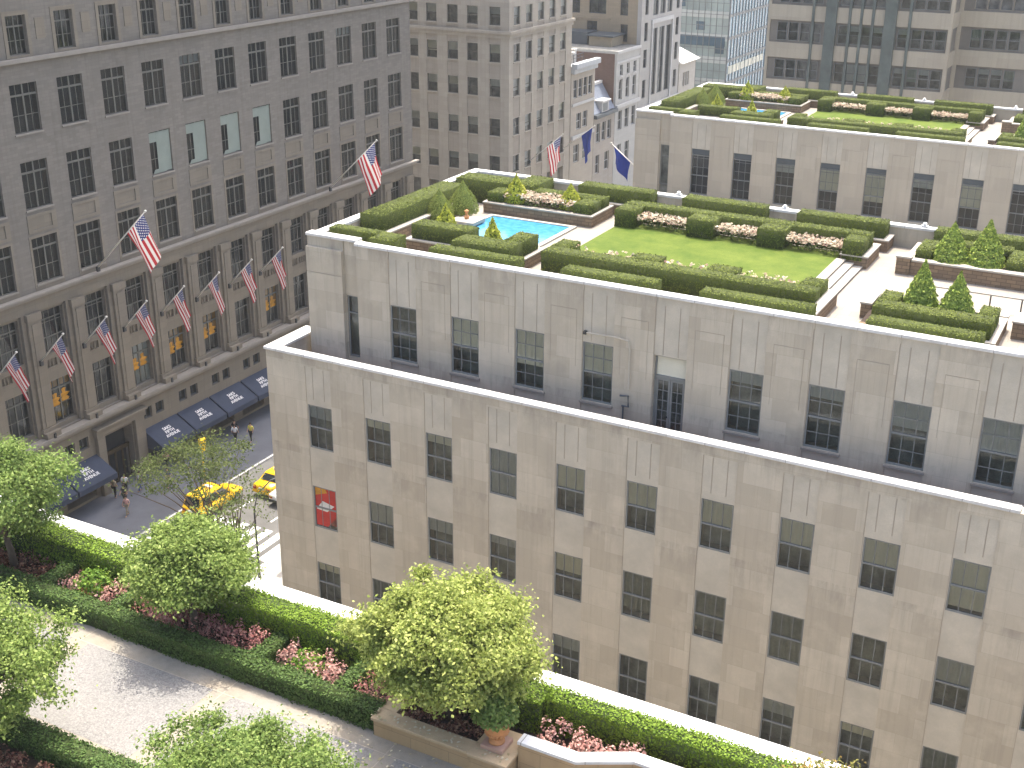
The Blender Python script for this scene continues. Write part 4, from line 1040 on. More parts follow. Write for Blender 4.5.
# right-hand planters with conical firs
t = thing('stone_planter', '', '', (23.75, 13.55, FL))
b = MB(); b.box(0, 0.62, 0, 0.5, 0, 0.78).box(0.63, 9.5, 0.08, 0.38, 0, 0.66).box(0.3, 0.62, 0.51, 3.4, 0, 0.6); b.build('wall', M['stonewall'], t)
b = MB(); b.box(-0.04, 0.66, -0.04, 0.54, 0.782, 0.86).box(0.665, 9.5, 0.03, 0.5, 0.662, 0.74).box(0.27, 0.655, 0.545, 3.4, 0.602, 0.68); b.build('ledge', M['ledge'], t)
MB().box(0.65, 9.5, 0.4, 3.3, 0.02, 0.55).build('soil', M['soil'], t)
g(t, 'long stone planter wall beyond the walkway at the right of the {R}', 'planter', 'rough stone planters')
hedge([(24.45, 25.2, 14.1, 16.2), (25.2, 28.4, 16.0, 16.9), (28.4, 29.15, 14.1, 16.4)], 26.75, 27.35, 'U-shaped hedge round the back pair of conical firs, {R}')
t = thing('stone_planter', '', '', (23.85, 4.4, FL))
b = MB(); b.box(0, 0.42, 2.2, 3.7, 0, 0.62).box(0.43, 5.6, 0, 0.3, 0, 0.5).box(0.43, 5.6, 3.4, 3.7, 0, 0.55).box(5.3, 5.6, 0.31, 3.39, 0, 0.5); b.build('wall', M['stonewall'], t)
b = MB(); b.box(-0.04, 0.46, 2.16, 3.74, 0.622, 0.7).box(0.465, 5.64, 3.36, 3.74, 0.552, 0.63).box(5.26, 5.64, 0.0, 3.355, 0.502, 0.58); b.build('ledge', M['ledge'], t)
MB().box(0.43, 5.28, 0.31, 3.38, 0.02, 0.45).build('soil', M['soil'], t)
g(t, 'stone planter of the front pair of conical firs, {R}', 'planter', 'rough stone planters')
hedge([(24.7, 25.45, 5.7, 7.0), (24.7, 29.25, 4.65, 5.7), (28.55, 29.25, 5.7, 6.9)], 26.65, 27.5, 'U-shaped hedge round the front pair of conical firs, {R}')
wallblock(29.75, 33.5, 7.0, 8.2, 27.0, 'low stone block right of the front firs, {R}')
rl = thing('railing', '', '', (25.4, 10.2, FL)); b = MB(); b.box(0, 6, -0.03, 0.03, 0.66, 0.72); b.build('top_rail', M['ledge'], rl)
for k in range(5): MB().box(0.5 + k * 1.25, 0.56 + k * 1.25, -0.025, 0.025, 0, 0.655).build('post', M['metal'], rl)
g(rl, 'low railing with dark posts on the right walkway of the {R}', 'railing')

def cone_mesh(h, r, lm, n, leaf, tiers=0, trunk=True, jit=0.6, tight=1.0, bulge=0.0):
    z = h * (1 - np.sqrt(rng.random(n))) ; t = rng.uniform(0, 2 * PI, n)
    fz = 1 - z / h
    rr = r * (fz + bulge * np.sin(PI * fz) * fz) * (1 + 0.05 * rng.standard_normal(n))
    if tiers: rr *= 1 + 0.05 * np.sin(z / h * tiers * 2 * PI + 0.7 * np.sin(3 * t))
    rr *= np.where(rng.random(n) < 0.25, rng.random(n), 1.0) if tiers else 1.0
    p = np.stack([rr * np.cos(t), rr * np.sin(t), z + 0.12], 1)
    nv = np.stack([np.cos(t), np.sin(t), np.full(n, 0.45)], 1)
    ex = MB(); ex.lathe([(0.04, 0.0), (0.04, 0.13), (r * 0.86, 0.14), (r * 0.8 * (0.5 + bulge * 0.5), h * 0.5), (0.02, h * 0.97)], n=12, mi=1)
    return card_mesh('cone', cards(p, nv, leaf, jit), lm, ex)
def topiary(x, y, z, h, r, lab):
    o = link('topiary_cone', cone_mesh(h, r, [LM['cone'], LM['fir_body']], 5200, 0.034, 0, jit=0.3, bulge=0.5), None, (x, y, z)); return g(o, lab, 'topiary')
topiary(0.95, 10.7, 26.45, 1.55, 0.68, 'smooth clipped topiary cone left of the fountain plinth, {R}')
topiary(1.5, 12.2, 26.45, 1.75, 0.75, 'larger smooth topiary cone behind the fountain plinth, {R}')
def shrub(x, y, z, h, r, lab):
    o = link('golden_shrub', cone_mesh(h, r, [LM['lime_leaf'], LM['fir_body']], 1900, 0.06, 4, jit=0.4, bulge=0.55), None, (x, y, z)); return g(o, lab, 'shrub')
shrub(3.35, 7.4, 26.5, 1.75, 0.55, 'bright golden shrub at the left corner of the pool, {R}')
shrub(6.45, 6.5, 26.5, 1.7, 0.45, 'bright golden shrub in front of the middle of the pool, {R}')
shrub(3.45, 14.5, 26.75, 1.5, 0.55, 'bright golden shrub left of the pink flowers behind the pool, {R}')
shrub(6.55, 14.75, 26.75, 1.35, 0.5, 'bright golden shrub right of the pink flowers behind the pool, {R}')
def fir(x, y, z, h, r, lab):
    t = thing('conical_fir', '', '', (x, y, z))
    MB().tube([(0, 0, -0.1), (0, 0, h * 0.8)], [0.06, 0.02], 8).build('trunk', M['bark'], t)
    link('foliage', cone_mesh(h, r, [LM['fir'], LM['fir_body']], 6500, 0.055, 7, jit=0.35, bulge=0.15), t)
    return g(t, lab, 'fir')
fir(25.95, 14.6, 26.8, 1.85, 0.8, 'left conical fir of the back pair, {R}')
fir(27.45, 14.7, 26.8, 2.15, 0.82, 'right conical fir of the back pair, taller and nearer the rail, {R}')
fir(26.1, 7.2, 26.7, 2.15, 0.72, 'left conical fir of the front pair, beside the walkway, {R}')
fir(27.55, 7.0, 26.7, 1.9, 0.72, 'right conical fir of the front pair, {R}')
# lamps on the back parapet
for x in (11.2, 17.0, 24.0):
    lp = thing('parapet_lamp', '', '', (x, 18.35, 27.33)); MB().box(-0.16, 0.16, -0.12, 0.12, 0.0, 0.09).build('base', M['coping'], lp); MB().lathe([(0.07, 0.09), (0.1, 0.13), (0.1, 0.2), (0.03, 0.24)], n=10).build('lens', M['white'], lp)
    g(lp, 'small white lamp on the back parapet, ' + {11.2: 'between pool and lawn', 17.0: 'mid lawn', 24.0: 'by the walkway'}[x] + ', {R}', 'lamp', 'small parapet lamps')

# the twin roof gets a copy of every thing
for o in GARDEN_STRUCT:
    c = copy_tree(o); c.location = Vector(c.location) + Vector(OFFB)
for o, lab, grp in GARDEN:
    c = copy_tree(o); c.location = Vector(c.location) + Vector(OFFB)
    c['label'] = lab.replace('{R}', 'farther roof')
    if grp: c['group'] = grp + ' on the farther roof'
# ------------------------------------------------------------------ foreground roof terrace
FP = 23.2                                      # path level
LM['near_hi'] = leafmat('privet_leaf', (0.1, 0.17, 0.02), (0.185, 0.29, 0.032), (0.28, 0.4, 0.055), 0.3)
LM['near_dk'] = leafmat('yew_leaf', (0.05, 0.09, 0.026), (0.085, 0.145, 0.038), (0.13, 0.205, 0.052), 0.2)
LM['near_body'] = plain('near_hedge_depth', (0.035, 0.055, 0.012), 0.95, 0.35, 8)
LM['tree'] = leafmat('tree_leaf', (0.12, 0.185, 0.045), (0.23, 0.315, 0.075), (0.4, 0.48, 0.15), 0.36)
LM['tree_dk'] = leafmat('tree_leaf_green', (0.1, 0.165, 0.042), (0.19, 0.275, 0.068), (0.34, 0.42, 0.13), 0.36)
LM['tree_gold'] = leafmat('tree_leaf_gold', (0.18, 0.235, 0.05), (0.34, 0.4, 0.1), (0.56, 0.6, 0.2), 0.38)
LM['coleus'] = leafmat('coleus_leaf', (0.25, 0.09, 0.085), (0.45, 0.2, 0.175), (0.6, 0.36, 0.3), 0.25)
LM['coleus_br'] = leafmat('brown_coleus_leaf', (0.09, 0.035, 0.03), (0.2, 0.085, 0.06), (0.42, 0.27, 0.17), 0.2)
LM['coleus_pink'] = leafmat('pink_leaf', (0.36, 0.16, 0.14), (0.58, 0.33, 0.28), (0.7, 0.5, 0.42), 0.25)
LM['fern'] = leafmat('fern_leaf', (0.06, 0.13, 0.02), (0.13, 0.24, 0.03), (0.26, 0.36, 0.06), 0.3)
LM['street'] = leafmat('locust_leaf', (0.07, 0.1, 0.03), (0.12, 0.16, 0.05), (0.2, 0.24, 0.09), 0.4)
LM['rusty'] = leafmat('rusty_leaf', (0.14, 0.15, 0.04), (0.28, 0.27, 0.08), (0.48, 0.28, 0.1), 0.3)

fb = thing('terrace_building', 'limestone building under the foreground terrace with a white coped parapet', 'building', (0, -19.2, 0))
MB().box(-14, 60, -60, -0.35, 0, FP - 0.12).build('body', M['lime'], fb)
MB().box(-14, 60, -0.345, 0, 0, 24.05).build('parapet_wall', M['lime'], fb)
MB().box(-14, 60, -0.56, 0.07, 24.052, 24.19).build('coping', M['coping'], fb, bevel=0.015)

def pathmat():
    m, nt, b, o = new_mat('white_aggregate')
    p = position(nt); a = noise(nt, 22, 4, 0.75, p); c = noise(nt, 1.1, 5, 0.6, p); d = noise(nt, 5, 4, 0.6, p)
    c1 = mixc(nt, ramp(nt, a, 0.38, 0.6), (0.125, 0.12, 0.114), (0.245, 0.238, 0.227))
    c2 = mixc(nt, ramp(nt, c, 0.4, 0.75, 0, 0.4), c1, (0.21, 0.205, 0.19))
    c3 = mixc(nt, ramp(nt, d, 0.5, 0.75, 0, 0.4), c2, (0.2, 0.19, 0.18))
    nt.links.new(c3, b.inputs['Base Color']); b.inputs['Roughness'].default_value = 0.9; bump(nt, b, a, 0.5, 0.015); return m
M['aggregate'] = pathmat()
def bandmat():
    m, nt, b, o = new_mat('buff_paving_band')
    p = position(nt); c = noise(nt, 0.9, 5, 0.65, p); d = noise(nt, 4, 4, 0.6, p); f = noise(nt, 30, 3, 0.6, p)
    c1 = mixc(nt, ramp(nt, c, 0.35, 0.7), (0.275, 0.257, 0.222), (0.275, 0.23, 0.168))
    c2 = mixc(nt, ramp(nt, d, 0.45, 0.75, 0, 0.6), c1, (0.18, 0.165, 0.14)); c3 = mixc(nt, ramp(nt, f, 0.4, 0.65, 0, 0.3), c2, (0.16, 0.145, 0.125))
    nt.links.new(c3, b.inputs['Base Color']); b.inputs['Roughness'].default_value = 0.9; bump(nt, b, f, 0.3, 0.01); return m
M['band'] = bandmat()
tag(MB().box(-13.9, 59.9, -79, -19.56, FP - 0.11, FP).build('path', M['band']), kind='structure')
ag = MB()
for k in range(-3, 8):
    x0 = 9.85 + 5.15 * k; ag.quad((x0, -26.05, FP + 0.004), (x0 + 4.5, -26.05, FP + 0.004), (x0 + 4.5, -22.95, FP + 0.004), (x0, -22.95, FP + 0.004))
tag(ag.build('path_panel', M['aggregate']), kind='structure')
gs = MB()
for k in range(-3, 8):
    for x in (9.85 + 5.15 * k - 0.33, ): gs.quad((x - 0.012, -26.6, FP + 0.004), (x + 0.012, -26.6, FP + 0.004), (x + 0.012, -22.3, FP + 0.004), (x - 0.012, -22.3, FP + 0.004))
gs.quad((-13, -22.952, FP + 0.003), (59, -22.952, FP + 0.003), (59, -22.93, FP + 0.003), (-13, -22.93, FP + 0.003))
tag(gs.build('path_joint', M['spandrel_seam']), kind='structure')

def nhedge(rects, z0, z1, lab, lm, dens=850, leaf=0.034, rough=0.05):
    cx, cy = rects[0][0], rects[0][2]
    rr = [(a - cx, b - cx, c - cy, d - cy) for a, b, c, d in rects]
    o = link('terrace_hedge', hedge_mesh('terrace_hedge', rr, 0, z1 - z0, [lm, LM['near_body']], dens, leaf, rough, 0.05), None, (cx, cy, z0))
    return tag(o, lab, 'hedge', 'hedges of the foreground terrace')
nhedge([(1.0, 22.9, -20.6, -19.78)], FP, 24.32, 'bright hedge behind the foreground trees, along the left white parapet', LM['near_hi'])
nhedge([(22.95, 34.0, -20.35, -19.78)], FP, 24.34, 'bright hedge along the white parapet right of the terracotta urn', LM['near_hi'])
nhedge([(2.0, 19.15, -22.35, -21.78), (6.65, 7.15, -21.78, -20.62), (9.5, 10.0, -21.78, -20.62), (14.65, 15.15, -21.78, -20.62), (17.45, 17.95, -21.78, -20.62)], FP, 23.80, 'dark green hedge with cross arms edging the pale path', LM['near_dk'])
nhedge([(8.5, 19.5, -27.3, -26.65)], FP, 23.85, 'dark green hedge on the near side of the pale path, lower left', LM['near_dk'])
soil = MB(); soil.box(1, 33.9, -21.77, -19.6, FP + 0.002, FP + 0.12); soil.box(5, 30, -29.5, -27.2, FP + 0.002, FP + 0.12)
tag(soil.build('planting_soil', M['soil']), kind='structure')

def bed(x0, x1, y0, y1, z, h, lm, lab, dens=620, leaf=0.036, bloom=None):
    w, d = x1 - x0, y1 - y0; nc = int(w * d * 20)
    ce = np.stack([rng.uniform(0.05, w - 0.05, nc), rng.uniform(0.05, d - 0.05, nc), np.zeros(nc)], 1)
    hh = h * (0.6 + 0.6 * rng.random(nc)); P = []; Q = []
    m = int(dens / 20)
    for k in range(nc):
        f = rng.random(m) ** 0.6
        a = rng.uniform(0, 2 * PI, m); r = 0.15 * (1.15 - f * 0.6)
        P.append(np.stack([ce[k, 0] + r * np.cos(a), ce[k, 1] + r * np.sin(a), f * hh[k]], 1)); Q.append(np.stack([0.6 * np.cos(a), 0.6 * np.sin(a), np.full(m, 0.8)], 1))
    P = np.vstack(P); Q = np.vstack(Q)
    o = link('coleus_bed', card_mesh('coleus_bed', cards(P, Q, leaf, 0.4, 0.75), [lm]), None, (x0, y0, z)); return tag(o, lab, 'flower bed', 'leafy bedding on the foreground terrace')
ZS = FP + 0.1
bed(3.5, 6.6, -21.7, -20.65, ZS, 0.4, LM['coleus_br'], 'dark purple bedding at the far left under the tree')
bed(7.2, 9.45, -21.72, -20.65, ZS, 0.5, LM['coleus_pink'], 'pink bedding around the potted fern beside the left hedge arm')
bed(10.05, 12.2, -21.72, -20.65, ZS, 0.5, LM['coleus'], 'dull red bedding left of the second tree trunk')
bed(12.2, 14.6, -21.72, -20.65, ZS, 0.55, LM['coleus'], 'red and pink bedding right of the second tree trunk')
bed(15.2, 17.4, -21.72, -20.65, ZS, 0.55, LM['coleus_pink'], 'pink bedding around the green shrub beside the golden tree')
bed(18.0, 19.15, -21.72, -20.65, ZS, 0.55, LM['coleus'], 'red bedding at the left of the raised stone bed')
bed(19.55, 21.95, -22.05, -20.75, 23.5, 0.32, LM['coleus_br'], 'brown red bedding in the raised stone bed under the golden tree', 700)
bed(23.1, 26.2, -21.35, -20.45, 23.6, 0.36, LM['coleus_pink'], 'pink bedding between urn and hedge along the pale coping', 700)
bed(11.5, 16.0, -28.3, -27.4, ZS, 0.35, LM['coleus_br'], 'dark red bedding behind the near path hedge, bottom left', 500)
def mound(x, y, z, r, h, lm, lab, pot=None, n=900, leaf=0.055, name='potted_fern', cat='plant'):
    t = thing(name, lab, cat, (x, y, z))
    z0 = 0
    if pot:
        MB().lathe([(pot * 0.7, 0), (pot * 0.95, 0.16), (pot * 1.05, 0.3), (pot * 1.12, 0.31), (pot * 1.12, 0.37), (pot * 0.9, 0.37)], n=20).build('bowl', M['terracotta'], t, smooth=False); z0 = 0.35
    d = rng.standard_normal((n, 3)); d[:, 2] = np.abs(d[:, 2]); d /= np.linalg.norm(d, axis=1, keepdims=True)
    rr = (0.55 + 0.45 * rng.random(n))[:, None] * (1 + 0.15 * np.sin(7 * np.arctan2(d[:, 1], d[:, 0])))[:, None]
    P = d * rr * [r, r, h] + [0, 0, z0]
    link('foliage', card_mesh('foliage', cards(P, d + [0, 0, 0.4], leaf, 0.5, 0.6), [lm]), t); return t
mound(8.3, -21.15, ZS, 0.62, 0.5, LM['fern'], 'green fern in a brown bowl among pink bedding, far left', 0.42)
mound(16.2, -21.15, ZS, 0.62, 0.62, LM['fern'], 'bushy green shrub among pink bedding left of the golden tree', None, name='leafy_shrub', cat='shrub')

# raised stone bed with its corner pier, urn, and the low wall on the right
rb = thing('raised_bed', 'raised buff stone bed with leaf strewn coping under the golden tree', 'planter', (19.15, -22.45, FP))
b = MB(); b.box(0, 2.8, 0, 0.36, 0, 0.47).box(0, 0.36, 0.361, 1.8, 0, 0.47).box(2.81, 3.8, -0.06, 1.1, 0, 0.50); b.build('wall', M['buff'], rb)
b = MB(); b.box(-0.05, 2.8, -0.05, 0.42, 0.472, 0.56).box(-0.05, 0.42, 0.424, 1.8, 0.472, 0.56).box(2.78, 3.86, -0.12, 1.16, 0.503, 0.59); b.build('coping', M['buffcap'], rb, bevel=0.015)
MB().box(0.37, 2.8, 0.37, 1.8, 0.01, 0.34).build('soil', M['soil'], rb)
ur = thing('urn', 'terracotta urn planted with a leafy green shrub on the stone pier', 'urn', (22.42, -21.95, 23.793))
MB().box(-0.3, 0.3, -0.3, 0.3, 0, 0.12).build('plinth', plain('pinkish_stone', (0.42, 0.27, 0.2), 0.85, 0.15), ur, bevel=0.02)
u = MB(); u.lathe([(0.2, 0.12), (0.2, 0.17), (0.13, 0.22), (0.15, 0.28), (0.27, 0.42), (0.315, 0.58), (0.325, 0.68), (0.40, 0.71), (0.42, 0.77), (0.40, 0.8), (0.33, 0.79), (0.3, 0.72)], n=32); u.build('bowl', M['terracotta'], ur, smooth=True)
rr = MB()
for k in range(18):
    a = 2 * PI * k / 18; rr.tube([(0.155 * math.cos(a), 0.155 * math.sin(a), 0.27), (0.285 * math.cos(a), 0.285 * math.sin(a), 0.45)], [0.022, 0.04], 6)
rr.build('fluting', M['terracotta'], ur, smooth=True)
n = 2200; d = rng.standard_normal((n, 3)); d[:, 2] = np.abs(d[:, 2]); d /= np.linalg.norm(d, axis=1, keepdims=True); P = d * (0.4 + 0.6 * rng.random(n) ** 0.5)[:, None] * [0.6, 0.58, 0.72] + [-0.1, 0.08, 0.76]
link('foliage', card_mesh('foliage', cards(P, d + [0, 0, 0.4], 0.05, 0.5, 0.65), [LM['tree_dk']]), ur)
rw = thing('garden_wall', 'low buff stone wall with bright white coping right of the urn', 'wall', (23.0, -22.0, FP))
PTS = [(0.0, 0.05), (1.55, 0.05), (2.75, 0.72), (10, 0.72)]
def polywall(dy, th, z0, z1):
    near = [(x, y + dy) for x, y in PTS]; far = [(0.0, 0.05 + dy + th), (1.55 - th * 0.26, 0.05 + dy + th), (2.75 - th * 0.26, 0.72 + dy + th), (10, 0.72 + dy + th)]
    return MB().prism(near + far[::-1], z0, z1)
polywall(0.0, 0.26, 0, 0.86).build('wall', M['buff'], rw)
polywall(-0.05, 0.36, 0.862, 0.95).build('coping', M['coping'], rw, bevel=0.012)
MB().box(1.1, 3.8, 0.7, 1.3, 0.0, 0.3).build('soil', M['soil'], rw)

# leaves fallen on the path and coping under the golden tree
n = 420; P = np.stack([rng.uniform(16.5, 24, n), rng.uniform(-25.6, -22.5, n), np.full(n, FP + 0.012)], 1)
q = 90; P2 = np.stack([rng.uniform(19.1, 22.9, q), rng.uniform(-22.48, -22.1, q), np.full(q, FP + 0.60)], 1)
P = np.vstack([P, P2])
fl = link('fallen_leaves', card_mesh('fallen_leaves', cards(P, np.tile([0, 0, 1.0], (len(P), 1)), 0.045, 0.15), [leafmat('fallen_leaf', (0.3, 0.25, 0.12), (0.5, 0.45, 0.3), (0.65, 0.6, 0.45), 0.1)]))
tag(fl, kind='stuff')

# trees of the terrace
GT = 'small leafy trees on the foreground terrace'
tree('terrace_tree', 'golden green rounded tree rising from the raised stone bed by the urn', 'tree', (20.6, -21.3, 25.8), (2.35, 2.1, 1.5), (20.75, -21.3, 23.5), [LM['tree_gold']], M['bark'], GT, n_clump=190, per=420, leaf=0.05, seed=3, clump_r=0.4, ragged=0.11, zlow=-0.7, trunk_r=0.12)
tree('terrace_tree', 'light green tree in the middle of the flower border, before the taxi street', 'tree', (12.3, -21.25, 25.5), (1.8, 1.7, 1.25), (12.2, -21.25, ZS), [LM['tree']], M['bark'], GT, n_clump=140, per=380, leaf=0.048, seed=8, clump_r=0.4, ragged=0.13, zlow=-0.7)
tree('terrace_tree', 'green tree at the left edge of the photo in front of the store awning', 'tree', (4.8, -21.4, 26.05), (2.3, 2.1, 1.5), (5.1, -21.3, ZS), [LM['tree_dk']], M['bark'], GT, n_clump=120, per=340, leaf=0.05, seed=5, clump_r=0.46, zlow=-0.6)
tree('terrace_tree', 'tree at the left edge beyond the pale path, lower left corner', 'tree', (11.0, -27.2, 25.5), (2.3, 1.8, 1.6), (10.4, -27.6, ZS), [LM['tree']], M['bark'], GT, n_clump=100, per=330, leaf=0.045, seed=12, clump_r=0.4, zlow=-0.6)
tree('terrace_tree', 'tree crown at the bottom edge in front of the pale path', 'tree', (19.4, -27.4, 25.2), (2.5, 1.9, 1.4), (19.3, -27.9, ZS), [LM['tree_dk']], M['bark'], GT, n_clump=170, per=300, leaf=0.042, seed=14, clump_r=0.42, ragged=0.12)
tree('terrace_shrub', 'sparse shrub with rusty leaves at the bottom right corner', 'shrub', (30.0, -20.5, 24.35), (1.2, 0.7, 0.65), (30.0, -20.6, 23.3), [LM['rusty']], M['bark'], None, n_clump=45, per=45, leaf=0.05, seed=21, clump_r=0.3, trunk_r=0.04, zlow=-0.3, ragged=0.3)
# ------------------------------------------------------------------ flags
def flagmat():
    m, nt, b, o = new_mat('stars_and_stripes')
    L = nt.links
    uv = N(nt, 'ShaderNodeUVMap'); s = N(nt, 'ShaderNodeSeparateXYZ'); L.new(uv.outputs[0], s.inputs[0])
    def mth(op, a, b_=None):
        n = N(nt, 'ShaderNodeMath', operation=op)
        for k, v in enumerate((a, b_)):
            if v is None: continue
            if isinstance(v, (int, float)): n.inputs[k].default_value = v
            else: L.new(v, n.inputs[k])
        return n.outputs[0]
    u, v = s.outputs[0], s.outputs[1]              # u along the fly, v up the hoist
    st = mth('MODULO', mth('FLOOR', mth('MULTIPLY', v, 13.0)), 2.0)
    stripes = mixc(nt, mth('GREATER_THAN', st, 0.5), (0.42, 0.018, 0.03), (0.72, 0.70, 0.68))
    can = mth('MULTIPLY', mth('LESS_THAN', u, 0.40), mth('GREATER_THAN', v, 6 / 13))
    # staggered rows of white stars on the canton
    su = mth('MULTIPLY', u, 12 / 0.40); sv = mth('MULTIPLY', mth('SUBTRACT', v, 6 / 13), 10 / (7 / 13))
    iu = mth('FLOOR', su); iv = mth('FLOOR', sv)
    par = mth('LESS_THAN', mth('MODULO', mth('ADD', iu, iv), 2.0), 0.5)
    fu = mth('SUBTRACT', mth('FRACT', su), 0.5); fv = mth('SUBTRACT', mth('FRACT', sv), 0.5)
    dot = mth('LESS_THAN', mth('ADD', mth('MULTIPLY', fu, fu), mth('MULTIPLY', fv, fv)), 0.13)
    canton = mixc(nt, mth('MULTIPLY', dot, par), (0.02, 0.035, 0.16), (0.7, 0.7, 0.7))
    col = mixc(nt, can, stripes, canton)
    L.new(col, b.inputs['Base Color']); b.inputs['Roughness'].default_value = 0.8
    t = N(nt, 'ShaderNodeBsdfTranslucent'); L.new(col, t.inputs[0]); mx = N(nt, 'ShaderNodeMixShader'); mx.inputs[0].default_value = 0.3
    L.new(b.outputs[0], mx.inputs[1]); L.new(t.outputs[0], mx.inputs[2]); L.new(mx.outputs[0], o.inputs[0])
    return m
M['flag'] = flagmat()
M['flag_blue'] = plain('royal_blue_cloth', (0.02, 0.045, 0.26), 0.8, 0.15, 2)
def flag(name, label, base, yaw, L, elev, hoist, fly, mat, group=None, seed=0, squeeze=0.45, drift=0.25, h0=None, spread=0.75):
    """Angled pole in local +x direction with a flag hanging from its outer end."""
    t = thing(name, label, 'flag', base, yaw, group)
    c, s = math.cos(elev), math.sin(elev)
    MB().tube([(-0.05, 0, 0), (L * c, 0, L * s)], [0.055, 0.035], 8).build('pole', M['pole'], t, smooth=True)
    MB().lathe([(0.02, -0.09), (0.09, -0.03), (0.09, 0.03), (0.02, 0.09)], (L * c + 0.04, 0, L * s + 0.05), 10).build('finial', M['pole'], t, smooth=True)
    MB().box(-0.02, 0.12, -0.13, 0.13, -0.22, 0.15).build('bracket', M['metal'], t)
    nu, nv = 22, 14; r = random.Random(seed)
    ph = r.uniform(0, 6)
    V = []; UV = []
    top = L - 0.25
    for j in range(nv + 1):
        v = j / nv                                  # 0 = inner end of hoist, 1 = tip end
        for i in range(nu + 1):
            u = i / nu
            d = top - hoist * (1 - v)
            x, z = d * c, d * s
            k = squeeze * min(1, u * 1.6)
            xm = (top - hoist * 0.5) * c
            x = x + (xm - x) * k
            drop = u * fly * (0.93 + 0.07 * math.cos(v * 3))
            yy = drift * u * fly + 0.22 * min(1, 2.5 * u) * math.sin(v * spread * 10 + ph + 1.2 * u) * hoist * 0.35
            xx = x + 0.12 * min(1, 2 * u) * math.cos(v * 7 + ph) * hoist * 0.3
            V.append((xx, yy, z - drop * 0.95)); UV.append((u, v))
    F = [(j * (nu + 1) + i, j * (nu + 1) + i + 1, (j + 1) * (nu + 1) + i + 1, (j + 1) * (nu + 1) + i) for j in range(nv) for i in range(nu)]
    me = bpy.data.meshes.new('cloth'); me.from_pydata(V, [], F); ul = me.uv_layers.new(name='UVMap')
    for lp in me.loops: ul.data[lp.index].uv = UV[lp.vertex_index]
    me.materials.append(mat); me.polygons.foreach_set('use_smooth', [True] * len(me.polygons)); me.update()
    link('cloth', me, t); return t
GF = 'flags on the store pilasters'
where = ['first stars and stripes flag on the store pilasters, at the left photo edge', 'second stars and stripes flag from the left along the store pilasters', 'third stars and stripes flag from the left along the store pilasters', 'fourth stars and stripes flag from the left along the store pilasters',
         'fifth stars and stripes flag from the left along the store pilasters', 'sixth stars and stripes flag from the left along the store pilasters', 'seventh stars and stripes flag from the left along the store pilasters', 'eighth pilaster flag, nearest the corner of the pale building']
for k in range(8):
    flag('flag', where[k], (XS + 0.3, 11.87 + 3.886 * (k - 1) - 0.83, 12.15), 0, 3.5, R(45), 1.4, 3.0, M['flag'], GF, 20 + k, 0.62, 0.32)
flag('flag', 'large stars and stripes flag on a long pole above the store cornice, left', (XS + 0.55, 16.8, 17.3), 0, 6.9, R(43), 2.3, 3.7, M['flag'], None, 3, 0.3, 0.42)
flag('flag', 'large stars and stripes flag on a long pole above the store cornice, right', (XS + 0.55, 44.24, 17.2), 0, 6.9, R(43), 2.5, 3.7, M['flag'], None, 9, 0.25, 0.45)
flag('flag', 'stars and stripes flag on the far corner building beyond the roof hedge', (XS + 0.2, 82.9, 12.2), 0, 5.4, R(40), 2.3, 3.6, M['flag'], None, 5, 0.4, 0.2)
flag('flag', 'dark blue flag hanging on the town house beyond the corner building', (XS + 0.2, 91.4, 12.0), 0, 5.2, R(38), 1.8, 3.6, M['flag_blue'], None, 6, 0.6, 0.1)
flag('flag', 'blue flag on a white pole at the avenue end of the second limestone building', (-3.2, 49.3, 20.3), PI, 4.0, R(38), 1.9, 1.7, M['flag_blue'], None, 7, 0.2, 0.1)

